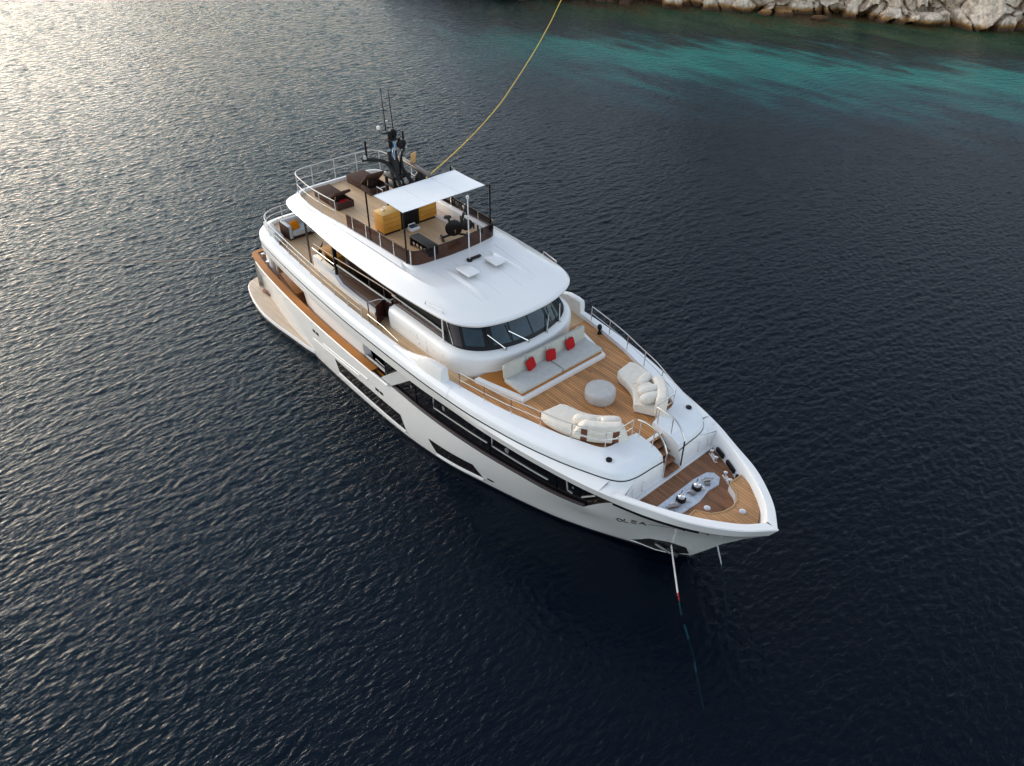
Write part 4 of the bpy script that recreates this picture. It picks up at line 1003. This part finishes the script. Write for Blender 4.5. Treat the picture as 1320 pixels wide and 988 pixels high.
pf = thing("pouf", (22.33, .17, Z_UD), "round grey knitted pouf standing in the middle of the foredeck", "pouf")
obj("pouf_body", MB().lathe((22.33, .17, Z_UD + .01), [(.50, 0), (.545, .02), (.562, .08), (.568, .22), (.562, .36), (.54, .42), (.49, .448), (.3, .456), (.0, .457)], 40), FAB_P, pf, smooth=70)
for dx, dy in ((-.18, .26), (.06, -.08)): obj("button", MB().lathe((22.33 + dx, .17 + dy, Z_UD + .468), [(.03, 0), (.02, .012), (0, .014)], 10), GREYP, pf)
dl = thing("deck_lamp", (19.45, 3.18, Z_UD), "small black lamp on the foredeck against the port bulwark", "lamp")
obj("lamp_base", MB().lathe((19.45, 3.18, Z_UD), [(.09, 0), (.09, .06), (.04, .1)], 10), BLACK, dl); obj("lamp_head", MB().ball((19.42, 3.2, Z_UD + .3), (.2, .16, .26), .8, 12, 8).tube([(19.45, 3.18, Z_UD + .06), (19.42, 3.2, Z_UD + .25)], .05, 6), BLACK, dl)

# ------------------------------------------------------------------ sundeck furniture
def lounger(x0, y0, wy, lid, label, box_open, lb):
    r = thing("sun_lounger", (x0 + 1.05, y0, Z_SD), label, "sun lounger", "brown loungers on the sundeck")
    obj("mattress", MB().box((x0 + .66, y0, Z_SD + .30), (1.32, wy, .16), .05, seg=3), BROWN, r)
    obj("base_box", MB().box((x0 + .66, y0, Z_SD + .12), (1.28, wy - .04, .22), .02), BROWN, r)
    x1 = x0 + 1.32; x2 = x0 + 2.1
    for nm, c, d in (("side_panel", ((x1 + x2) / 2, y0 - wy / 2 + .03, Z_SD + .17), (x2 - x1, .06, .3)), ("side_panel", ((x1 + x2) / 2, y0 + wy / 2 - .03, Z_SD + .17), (x2 - x1, .06, .3)), ("end_panel", (x2 - .03, y0, Z_SD + .17), (.06, wy - .12, .3))):
        obj(nm, MB().box(c, d, .012), BROWN, r)
    obj("box_floor", MB().box(((x1 + x2) / 2, y0, Z_SD + .06), (x2 - x1 - .1, wy - .12, .03)), FAB_L if box_open else RUB, r)
    obj("headrest", MB().box((.39, 0, 0), (.80, wy - .02, .13), .045, seg=3).xf(Matrix.Translation((x1 - .05, y0, Z_SD + .34)) @ Matrix.Rotation(-lid, 4, 'Y')), BROWN, r)
    obj("headrest_strut", MB().tube([(x1 + .35, y0 - wy / 2 + .1, Z_SD + .1), (x1 + .5, y0 - wy / 2 + .1, Z_SD + .34 + .5 * math.sin(lid))], .016, 5), STEEL, r)
lounger(5.78, -1.2, .84, R(30), "brown lounger by the starboard rail with a red towel in its open box", True, None)
lounger(5.35, .85, 1.0, R(42), "larger brown lounger beside the mast with its headrest raised", False, None)
tag(obj("folded_towel", MB().ball((7.62, -1.13, Z_SD + .2), (.36, .52, .22), .7, 18, 10), FAB_R, loc=(7.62, -1.13, Z_SD + .1)), "red towel stuffed in the open box of a brown lounger", "towel")
sf = thing("tube_stool", (7.75, .95, Z_SD), "low white tubular stool frame beside the larger brown lounger", "stool")
for yy in (.65, 1.2): obj("stool_frame", MB().tube([(7.55, yy, Z_SD), (7.55, yy, Z_SD + .42), (8.0, yy, Z_SD + .42), (8.0, yy, Z_SD)], .025, 6), WRAIL, sf)
obj("cross_bar", MB().tube([(7.78, .65, Z_SD + .42), (7.78, 1.2, Z_SD + .42)], .02, 6), WRAIL, sf)
def counter(x, y, dx, dy, h, label):
    r = thing("bar_counter", (x, y, Z_SD), label, "bar counter", "yellow wood bar counters")
    obj("carcass", MB().box((x, y, Z_SD + h / 2 + .05), (dx, dy, h - .1), .01), OAK, r)
    obj("worktop", MB().box((x - .005, y, Z_SD + h - .015), (dx + .01, dy + .012, .035), .006), mat("pale_yellow_top", (.60, .36, .11), rough=.5), r)
    obj("plinth", MB().box((x, y, Z_SD + .03), (dx - .1, dy - .1, .06)), BLACK, r)
    for k in range(1, 4): obj("drawer_seam", MB().box((x + dx / 2 + .002, y, Z_SD + .08 + k * h / 4.4), (.004, dy - .05, .012)), mat("seam_brown", (.20, .08, .01), rough=.7), r)
    return r
counter(10.82, -.95, .70, .86, .92, "yellow wooden bar counter on the starboard side of the awning")
counter(10.80, .92, .62, .92, .86, "yellow wooden bar counter further to port beneath the awning")
tap = thing("tap", (10.72, -1.02, Z_SD + .92), "small white tap standing on the starboard yellow bar counter", "tap")
obj("spout", MB().tube([(10.72, -1.02, Z_SD + .92), (10.72, -1.02, Z_SD + 1.06), (10.82, -1.0, Z_SD + 1.08)], .025, 6).box((10.72, -1.1, Z_SD + .945), (.1, .1, .05), .015), WHITE, tap)
gr = thing("barbecue_cabinet", (10.85, -.02, Z_SD), "black barbecue cabinet between the two yellow counters", "barbecue")
obj("cabinet_body", MB().box((10.82, -.02, Z_SD + .42), (.6, .9, .84), .02), BLACK, gr)
for k in range(7): obj("front_slat", MB().box((11.125, -.38 + .12 * k, Z_SD + .42), (.012, .05, .76)), MASTB, gr)
bx = thing("footbath_tray", (11.48, -.12, Z_SD), "small white tray with a dark pad on the sundeck by the counters", "tray")
obj("tray_shell", MB().box((11.48, -.12, Z_SD + .09), (.34, .5, .17), .06, seg=3), WHITE, bx)
obj("tray_pad", MB().box((11.47, -.12, Z_SD + .17), (.22, .36, .05), .015), mat("blue_grey_pad", (.05, .06, .09), rough=.7), bx)
obj("tray_handle", MB().tube([(11.36, -.28, Z_SD + .17), (11.34, -.28, Z_SD + .25), (11.34, .04, Z_SD + .25), (11.36, .04, Z_SD + .17)], .025, 6), WHITE, bx)

rk = thing("dumbbell_rack", (13.15, -.8, Z_SD), "long black rack with weights in front of the sundeck's starboard glass", "weight rack")
obj("rack_top", MB().box((13.15, -.8, Z_SD + .41), (1.34, .46, .06), .02), RUB, rk)
obj("rack_end", MB().box((12.52, -.8, Z_SD + .2), (.08, .46, .38), .02), RUB, rk); obj("rack_end", MB().box((13.78, -.8, Z_SD + .2), (.08, .46, .38), .02), RUB, rk)
obj("rack_shelf", MB().box((13.15, -.78, Z_SD + .1), (1.2, .4, .06), .01), RUB, rk); obj("rack_back", MB().box((13.15, -.6, Z_SD + .22), (1.2, .04, .36)), RUB, rk)
for k, lb in enumerate(("dumbbell at the aft end of the black rack", "dumbbell second from the aft end of the black rack", "dumbbell second from the forward end of the black rack", "dumbbell at the forward end of the black rack")):
    x = 12.75 + .25 * k; d = thing("dumbbell", (x, -.9, Z_SD + .13), lb, "dumbbell", "dumbbells on the rack")
    obj("handle", MB().tube([(x, -1.0, Z_SD + .2), (x, -.76, Z_SD + .2)], .022, 6), STEEL, d)
    for yy in (-.99, -.75): obj("weight_head", MB().lathe((x, yy, Z_SD + .2), [(.05, -.03), (.075, -.02), (.075, .03), (.05, .04)], 10, 'Y'), STEEL if yy < -.9 else RUB, d)

eb = thing("exercise_bike", (13.2, .8, Z_SD), "black exercise bike under the forward port corner of the awning", "exercise bike")
bxm = Matrix.Translation((13.15, .80, Z_SD)) @ Matrix.Rotation(R(62), 4, 'Z')
def ebp(n, mb, m): obj(n, mb.xf(bxm), m, eb, smooth=50)
ebp("foot_bar", MB().box((-.55, 0, .05), (.1, .6, .07), .03), RUB); ebp("foot_bar", MB().box((.55, 0, .05), (.1, .6, .07), .03), RUB)
ebp("frame", MB().tube([(-.55, 0, .08), (0, 0, .22), (.55, 0, .08)], .05, 8).tube([(0, 0, .2), (-.28, 0, .95)], .05, 8).tube([(.15, 0, .2), (.38, 0, 1.1)], .055, 8), RUB)
ebp("flywheel_cover", MB().lathe((-.05, -.08, .46), [(.1, 0), (.30, .02), (.36, .06), (.36, .12), (.3, .16), (.1, .18)], 22, 'Y'), MASTB)
ebp("saddle", MB().ball((-.3, 0, .98), (.34, .24, .12), .8, 14, 8), RUB)
ebp("handlebar", MB().tube([(.38, 0, 1.08), (.46, -.22, 1.12), (.3, -.25, 1.18)], .025, 6).tube([(.38, 0, 1.08), (.46, .22, 1.12), (.3, .25, 1.18)], .025, 6), RUB)
ebp("console", MB().box((.46, 0, 1.22), (.1, .46, .3), .03, ry=-.5), BLACK)
ebp("crank", MB().tube([(-.02, -.16, .3), (-.02, -.16, .45), (-.02, .2, .45), (-.02, .2, .6)], .02, 6), STEEL)
ebp("front_wheel", MB().lathe((.5, -.05, .55), [(.1, 0), (.22, .01), (.26, .05), (.22, .09), (.1, .1)], 18, 'Y'), RUB)

aw = thing("awning", (12.6, 0, Z_SD), "flat white awning stretched on four black poles above the sundeck", "awning")
rows = []
for i in range(13):
    u = i / 12; row = []
    for j in range(17):
        v = j / 16; x = 11.70 + (13.66 - 11.70) * u; y = -2.02 + 4.02 * v
        sag = -.015 * math.sin(math.pi * u) * math.sin(math.pi * v) + .006 * math.sin(9 * v + 3 * u)
        pin = .02 * math.sin(math.pi * u) * (1 if v in (0, 1) else 0)
        row.append((x, y + (pin if v == 0 else -pin if v == 1 else 0), 8.93 + sag))
    rows.append(row)
cv = MB().grid(rows); low = [[(x, y, z - .012) for x, y, z in r] for r in rows]; cv.grid(low)
CAN = obj("canopy", cv, AWN, aw, smooth=60)
for i in (0, 12): obj("hem", MB().tube([Vector(p) for p in rows[i]], .014, 5), AWN, CAN)
for j in (5, 11): obj("cloth_seam", MB().tube([Vector(r[j]) + Vector((0, 0, .002)) for r in rows], .007, 4), mat("seam_grey", (.58, .6, .62), rough=.8), CAN)
for (x, y), (cx_, cy_) in (((13.84, -2.10), (13.66, -2.02)), ((13.84, 2.12), (13.66, 2.0)), ((11.26, -2.10), (11.70, -2.02)), ((11.26, 2.12), (11.70, 2.0))):
    pw = obj("pole", MB().tube([(x, y, 6.88), (x - .03, y, 8.98)], .036, 8), BLACK, aw)
    obj("pole_foot", MB().lathe((x, y, 6.86), [(.07, 0), (.07, .05), (.04, .08)], 10), BLACK, pw)
    obj("guy_cord", MB().tube([(x - .03, y, 8.95), (cx_, cy_, 8.93)], .012, 5), BLACK, pw)

# ------------------------------------------------------------------ aft upper deck
ac = thing("armchair", (3.85, -1.8, Z_UD), "boxy armchair with brown wicker sides and pale grey cushions on the aft deck", "armchair")
obj("back", MB().box((3.48, -1.8, Z_UD + .42), (.22, 1.3, .72), .08, seg=3), FAB_L, ac)
for s in (-1, 1):
    obj("arm", MB().box((3.9, -1.8 + s * .58, Z_UD + .40), (.85, .2, .68), .07, seg=3), FAB_L, ac)
    obj("side_panel", MB().box((3.85, -1.8 + s * .685, Z_UD + .36), (.95, .025, .68), .01), BROWN, ac)
obj("seat", MB().box((3.97, -1.8, Z_UD + .28), (.74, .94, .26), .07, seg=3), FAB_L, ac); obj("base", MB().box((3.85, -1.8, Z_UD + .06), (.9, 1.28, .1), .01), BROWN, ac)
pillow("throw_cushion", (4.02, -2.0, Z_UD + .58), (.2, .46, .42), .2, -.45, FAB_O, "orange cushion on the seat of the boxy aft deck armchair", "cushion", None)
ps = thing("bench_sofa", (3.45, -2.92, Z_UD), "low pale grey bench sofa along the starboard rail of the aft deck", "bench")
obj("seat", MB().box((3.5, -2.86, Z_UD + .22), (1.5, .42, .36), .08, seg=3, rz=-.12), FAB_L, ps); obj("backrest", MB().box((3.5, -3.03, Z_UD + .45), (1.5, .16, .36), .07, seg=3, rz=-.12), FAB_L, ps)
tbv = thing("wooden_table", (7.75, -1.95, Z_UD), "brown wooden table inside the glass screen of the upper aft saloon", "table")
obj("table_top", MB().box((7.75, -1.95, Z_UD + .72), (1.3, .95, .06), .01), OAK, tbv)
for dx in (-.5, .5): obj("leg", MB().box((7.75 + dx, -1.95, Z_UD + .36), (.12, .6, .7), .01), OAK, tbv)
sh = thing("shallow_basket", (7.95, -1.9, Z_UD + .75), "pale basket lying on the brown wooden table in the aft saloon", "basket")
obj("basket_bowl", MB().lathe((7.95, -1.9, Z_UD + .75), [(.14, 0), (.24, .12), (.22, .14), (.0, .05)], 16), mat("pale_basket", (.5, .33, .2), rough=.8), sh)

# ------------------------------------------------------------------ ropes, chains, flag
def sag(a, b, drop, n=40):
    a, b = Vector(a), Vector(b); return [a.lerp(b, t) - Vector((0, 0, drop * 4 * t * (1 - t))) for t in np.linspace(0, 1, n)]
YEL = mat("yellow_rope", (.74, .50, .09), rough=.9, bump=.5, bscale=60)
pts = [(1.6, 3.25, 2.32), (-.8, 7.4, 1.9), (-2.6, 10.7, 1.75), (-5.7, 16.2, 1.75), (-8.8, 21.7, 2.2), (-11.1, 25.7, 3.0), (-13.5, 30.0, 4.2), (-15.6, 33.7, 5.5), (-17.2, 36.5, 6.7), (-21.0, 43.4, 9.5), (-26.0, 52.2, 14.2), (-29.6, 58.5, 18.5)]
tag(obj("mooring_line", MB().tube(cr(pts, 6), .034, 8), YEL, loc=pts[0]), "thick yellow rope rising from the yacht's port quarter up to the shore", "rope")
tag(obj("stern_line", MB().tube(cr([(1.3, -3.3, 2.3), (-.6, -4.9, 2.02), (-3.0, -6.98, 1.55), (-5.6, -10.05, 1.5), (-9.3, -13.0, 1.35), (-14, -16.8, 1.7), (-30, -30, 4)], 6), .009, 6), mat("pale_line", (.24, .22, .12), rough=.9), loc=(1.3, -3.3, 2.3)), "thin pale stern line running out over the water on the starboard side", "rope")
def chain(path, segs, label, r):
    """segs: [(t0, t1, material)] along the polyline"""
    P = cr(path, 10); n = len(P); t = thing("anchor_chain", path[0], label, "anchor chain", "anchor chains at the bow")
    for a, b, m in segs:
        q = P[int(a * (n - 1)):int(b * (n - 1)) + 1]
        mb = MB()
        for i in range(len(q) - 1):   # links: alternate flat and upright short rings
            k = max(1, int(round((q[i + 1] - q[i]).length / .13)))
            for j in range(k):
                c0 = q[i].lerp(q[i + 1], j / k); c1 = q[i].lerp(q[i + 1], (j + 1.15) / k)
                tt = (c1 - c0).normalized(); sd = tt.cross(Vector((0, 0, 1))).normalized(); up = sd.cross(tt); w = sd if j % 2 else up
                mid_ = (c0 + c1) / 2; h2 = (c1 - c0).length / 2
                ring = [mid_ + tt * h2 * math.cos(a2) + w * r * 1.0 * math.sin(a2) for a2 in np.linspace(0, 2 * math.pi, 9)]
                mb.tube(ring, r * .5, 5)
        obj("chain_length", mb, m, t)
CDK = mat("depth_dimmed_chain", (.16, .17, .15), rough=.8); CW = mat("galvanised_chain", (.62, .62, .62), rough=.5); CRD = mat("red_chain_mark", (.35, .01, .03), rough=.6); CWH = mat("white_chain_mark", (.8, .85, .85), rough=.5)  # dark lengths paint in the dimming of sunken links with depth
chain([(26.82, -.58, .95), (27.45, -1.05, .48), (28.05, -1.5, .06), (28.6, -1.92, -.22), (29.1, -2.2, -.45), (29.6, -2.5, -.65), (30.2, -2.95, -.9), (30.9, -3.45, -1.25)],
      [(0, .29, CW), (.29, .35, CRD), (.35, .44, CWH), (.44, .50, CRD), (.50, .62, CWH), (.62, .78, CDK), (.78, .84, CW), (.84, 1, CDK)], "starboard anchor chain with red marks running from the bow into the dark water", .043)
chain([(27.05, .56, .8), (27.6, 1.02, .42), (28.0, .88, .1), (28.35, .6, -.1), (28.85, .15, -.35), (29.4, -.35, -.7)], [(0, .6, CW), (.6, 1, CDK)], "port anchor chain dropping from beneath the far side of the bow", .036)
FLB = mat("flag_blue", (.03, .13, .30), rough=.8); FLW = mat("flag_white", (.75, .78, .8), rough=.8)
fl = thing("flag", (9.95, .02, 9.75), "small blue and white striped flag hanging limp from the mast", "flag")
for k in range(8):
    mb = MB(); rows = []
    for z in np.linspace(0, 1, 7):
        row = []
        for q in (0, .5, 1):
            w = (k + q) / 8; row.append((10.36 + .05 * math.sin(9 * w + 3 * z), -.14 + .18 * w * (1 - .3 * z) + .04 * math.sin(5 * z + w * 3), 10.28 - .72 * z - .12 * w))
        rows.append(row)
    mb.grid(rows); mb.grid([[(x - .012, y, z) for x, y, z in r] for r in rows]); obj("flag_stripe", mb, FLB if k % 2 == 0 else FLW, fl)

# ------------------------------------------------------------------ shore
P0 = Vector((-40.1, 61.6, 0)); TD = Vector((.818, .5745, 0)); ND = Vector((-.5745, .818, 0))     # along the shore, inland
def rock_mat(name, base, waterline=True):
    m = bpy.data.materials.new(name); m.use_nodes = True; n = m.node_tree; L = n.links; b = n.nodes["Principled BSDF"]; b.inputs["Roughness"].default_value = .85
    geo = n.nodes.new("ShaderNodeNewGeometry"); sp = n.nodes.new("ShaderNodeSeparateXYZ"); L.new(geo.outputs["Position"], sp.inputs[0])
    t = n.nodes.new("ShaderNodeTexNoise"); t.inputs["Scale"].default_value = 1.3; t.inputs["Detail"].default_value = 9; t.inputs["Roughness"].default_value = .65
    L.new(geo.outputs["Position"], t.inputs["Vector"])
    mp = n.nodes.new("ShaderNodeMapping"); mp.inputs["Scale"].default_value = (2.5, 2.5, .35); L.new(geo.outputs["Position"], mp.inputs[0])
    t2 = n.nodes.new("ShaderNodeTexNoise"); t2.inputs["Scale"].default_value = 1.6; t2.inputs["Detail"].default_value = 6; L.new(mp.outputs[0], t2.inputs["Vector"])
    cr1 = n.nodes.new("ShaderNodeValToRGB"); e = cr1.color_ramp; e.elements[0].position = .32; e.elements[0].color = (base[0] * .38, base[1] * .33, base[2] * .29, 1); e.elements[1].position = .56; e.elements[1].color = (*base, 1)
    L.new(t.outputs["Fac"], cr1.inputs[0])
    cr2 = n.nodes.new("ShaderNodeValToRGB"); e = cr2.color_ramp; e.elements[0].position = .35; e.elements[0].color = (.74, .70, .68, 1); e.elements[1].position = .55; e.elements[1].color = (1, 1, 1, 1)
    L.new(t2.outputs["Fac"], cr2.inputs[0])
    mu = n.nodes.new("ShaderNodeMixRGB"); mu.blend_type = 'MULTIPLY'; mu.inputs[0].default_value = 1; L.new(cr1.outputs[0], mu.inputs[1]); L.new(cr2.outputs[0], mu.inputs[2])
    # algae and ochre band at the waterline
    ad = n.nodes.new("ShaderNodeMath"); ad.operation = 'MULTIPLY_ADD'; ad.inputs[1].default_value = .7; L.new(t.outputs["Fac"], ad.inputs[0]); ad.inputs[2].default_value = -.35
    zz = n.nodes.new("ShaderNodeMath"); zz.operation = 'ADD'; L.new(sp.outputs[2], zz.inputs[0]); L.new(ad.outputs[0], zz.inputs[1])
    cr3 = n.nodes.new("ShaderNodeValToRGB"); e = cr3.color_ramp
    e.elements[0].position = .0; e.elements[0].color = (.035, .018, .008, 1); e.elements[1].position = .75; e.elements[1].color = (.22, .12, .04, 1)
    k = e.elements.new(.3); k.color = (.10, .045, .012, 1); k = e.elements.new(.5); k.color = (.30, .15, .035, 1)
    L.new(zz.outputs[0], cr3.inputs[0])
    mr = n.nodes.new("ShaderNodeMapRange"); mr.inputs[1].default_value = .5; mr.inputs[2].default_value = .85; L.new(zz.outputs[0], mr.inputs[0])
    mx_ = n.nodes.new("ShaderNodeMixRGB"); L.new(mr.outputs[0], mx_.inputs[0]); L.new(cr3.outputs[0], mx_.inputs[1]); L.new(mu.outputs[0], mx_.inputs[2])
    L.new(mx_.outputs[0], b.inputs["Base Color"])
    bp = n.nodes.new("ShaderNodeBump"); bp.inputs["Strength"].default_value = .9; bp.inputs["Distance"].default_value = .12; L.new(t.outputs["Fac"], bp.inputs["Height"]); L.new(bp.outputs[0], b.inputs["Normal"])
    return m
ROCK = rock_mat("pale_limestone", (.84, .70, .55)); ROCKW = rock_mat("warm_limestone", (.52, .40, .31))
def shore():
    g = np.random.default_rng(5)
    NC = 400
    ns, nv = 980, 96
    S = np.linspace(-70, 84, ns); V = np.linspace(0, 1, nv)
    cells = np.stack([g.uniform(-72, 86, NC), g.uniform(-1.0, 9.0, NC)], 1); offs = g.normal(0, .85, NC); tx_ = g.normal(0, .38, NC); tz_ = g.normal(0, .34, NC)
    H = -1.2 + V * 10.0
    SS, HH = np.meshgrid(S, H)
    ws = SS + .5 * np.sin(HH * 1.3 + SS * .4); wh_ = HH + .35 * np.sin(SS * .9 + 2 * HH)
    ang = g.uniform(-.7, .7, NC); asp = np.exp(g.normal(0, .4, NC)); da = ws[..., None] - cells[:, 0]; db = wh_[..., None] - cells[:, 1]
    d2 = (np.maximum(np.abs(da * np.cos(ang) + db * np.sin(ang)) / 1.35 / asp, np.abs(db * np.cos(ang) - da * np.sin(ang)) / 1.35 * asp)) ** 2 + .15 * (da ** 2 + db ** 2)
    o2 = np.partition(d2, 1, axis=-1); idx = np.argmin(d2, axis=-1); f = np.sqrt(o2[..., 1]) - np.sqrt(o2[..., 0])
    out = offs[idx] + tx_[idx] * (ws - cells[idx, 0]) + tz_[idx] * (wh_ - cells[idx, 1])
    j2 = np.argpartition(d2, 1, axis=-1)[..., :2].sum(-1); hsh = np.modf(np.sin(j2 * 12.9898) * 43758.5453)[0]
    out -= np.where(np.abs(hsh) > .3, 1.25, .2) * np.exp(-(f / .085) ** 2)
    out += .10 * np.sin(SS * 5.1 + 2 * np.sin(HH * 2)) * np.sin(HH * 1.1 + SS) + .05 * np.sin(SS * 13 + 3 * HH)
    base = .9 * np.sin(S * .21 + 1) + 1.1 * np.sin(S * .083) + .5 * np.sin(S * .57 + 2)
    inland = .1 + np.clip(HH, 0, 99) * .55 + base[None, :] - out
    inland = np.where(HH < .1, inland - .9 * np.clip(.1 - HH, 0, 1.3), inland)
    rows = []
    for i in range(nv):
        rows.append([tuple(P0 + TD * S[j] + ND * inland[i, j] + Vector((0, 0, H[i] * (1 if H[i] < 0 else min(1, max(.02, (S[j] + 32) / 26)))))) for j in range(ns)])
    tag(obj("rocky_shore", MB().grid(rows), ROCK, weld=False, smooth=28), kind="structure")
    # unseen scrub hill added above the rocks to block sky reflections in water
    rows = []; hs_ = np.linspace(-22, 260, 90)
    for i, (dn, z) in enumerate([(3.5, 6.0), (5.5, 8.6), (8, 11), (12, 14), (18, 17), (26, 20), (36, 22), (50, 23), (80, 20), (120, 5)]):
        row = []
        for s_ in hs_:
            e_ = min(1, max(0, (s_ + 22) / 42)) ** 1.3; q = .82 + .25 * math.sin(s_ * .06 + 1) + .12 * math.sin(s_ * .17 + i)
            row.append(tuple(P0 + TD * s_ + ND * (dn + 1.2 * math.sin(s_ * .3 + i)) + Vector((0, 0, z * (q if i > 1 else 1) * e_))))
        rows.append(row)
    tag(obj("sky_blocking_hill", MB().grid(rows), mat("blocking_hill_scrub", (.07, .075, .04), rough=1, var=.6, vscale=.25, bump=1, bscale=.8)), kind="structure")
shore()
def boulder(px_s, dn, size, seed, label, m=ROCK, zc_=.2, rzz=0):
    g = random.Random(seed); bm = bmesh.new(); bmesh.ops.create_icosphere(bm, subdivisions=4, radius=1)
    planes = [(Vector((g.gauss(0, 1), g.gauss(0, 1), g.gauss(0, .8))).normalized(), g.uniform(.62, .9)) for _ in range(13)]
    c = P0 + TD * px_s + ND * dn + Vector((0, 0, zc_))
    mb = MB(); bm.verts.index_update(); vv = []
    for v in bm.verts:
        p = v.co.copy()
        for nn, d in planes:
            k = p.dot(nn)
            if k > d: p -= nn * (k - d) * .92
        p *= 1 + .05 * mnoise.noise(p * 3 + Vector((seed, 0, 0))) + .02 * mnoise.noise(p * 9)
        q = Vector((p.x * size[0] / 2, p.y * size[1] / 2, p.z * size[2] / 2)); q.rotate(Matrix.Rotation(math.atan2(TD.y, TD.x) + rzz, 3, 'Z')); vv.append(q + c)
    mb.add(vv, [[v.index for v in f.verts] for f in bm.faces]); bm.free()
    tag(obj("shore_boulder", mb, m, loc=c, smooth=25), label, "boulder", "boulders along the rocky shore")
boulder(47.2, -.1, (2.6, 2.2, 4.2), 3, "tall rounded grey boulder near the right end of the rocky shore", zc_=1.0)
boulder(43.0, -.4, (4.6, 2.4, 2.0), 5, "broad low grey slab between the dark cleft and the tall boulder", zc_=.5, rzz=-.1)
boulder(50.2, .4, (2.0, 1.8, 3.6), 8, "orange tinged block leaning at the far right of the shore", ROCKW, 1.2, .3)
boulder(24.0, -1.2, (2.0, 1.4, 1.0), 11, "pale wet rock standing off the long flat ledge of the shore", zc_=.15)
boulder(21.3, -.2, (3.0, 2.0, 2.6), 14, "squat pale boulder at the left end of the long flat ledge", zc_=.5)
boulder(30.5, -1.4, (2.6, 1.3, .8), 17, "low brown reef rock awash in front of the shore", ROCKW, .02, .2)
boulder(12.6, -.2, (2.4, 1.8, 2.4), 21, "small pale boulder furthest left along the visible shore", zc_=.4)
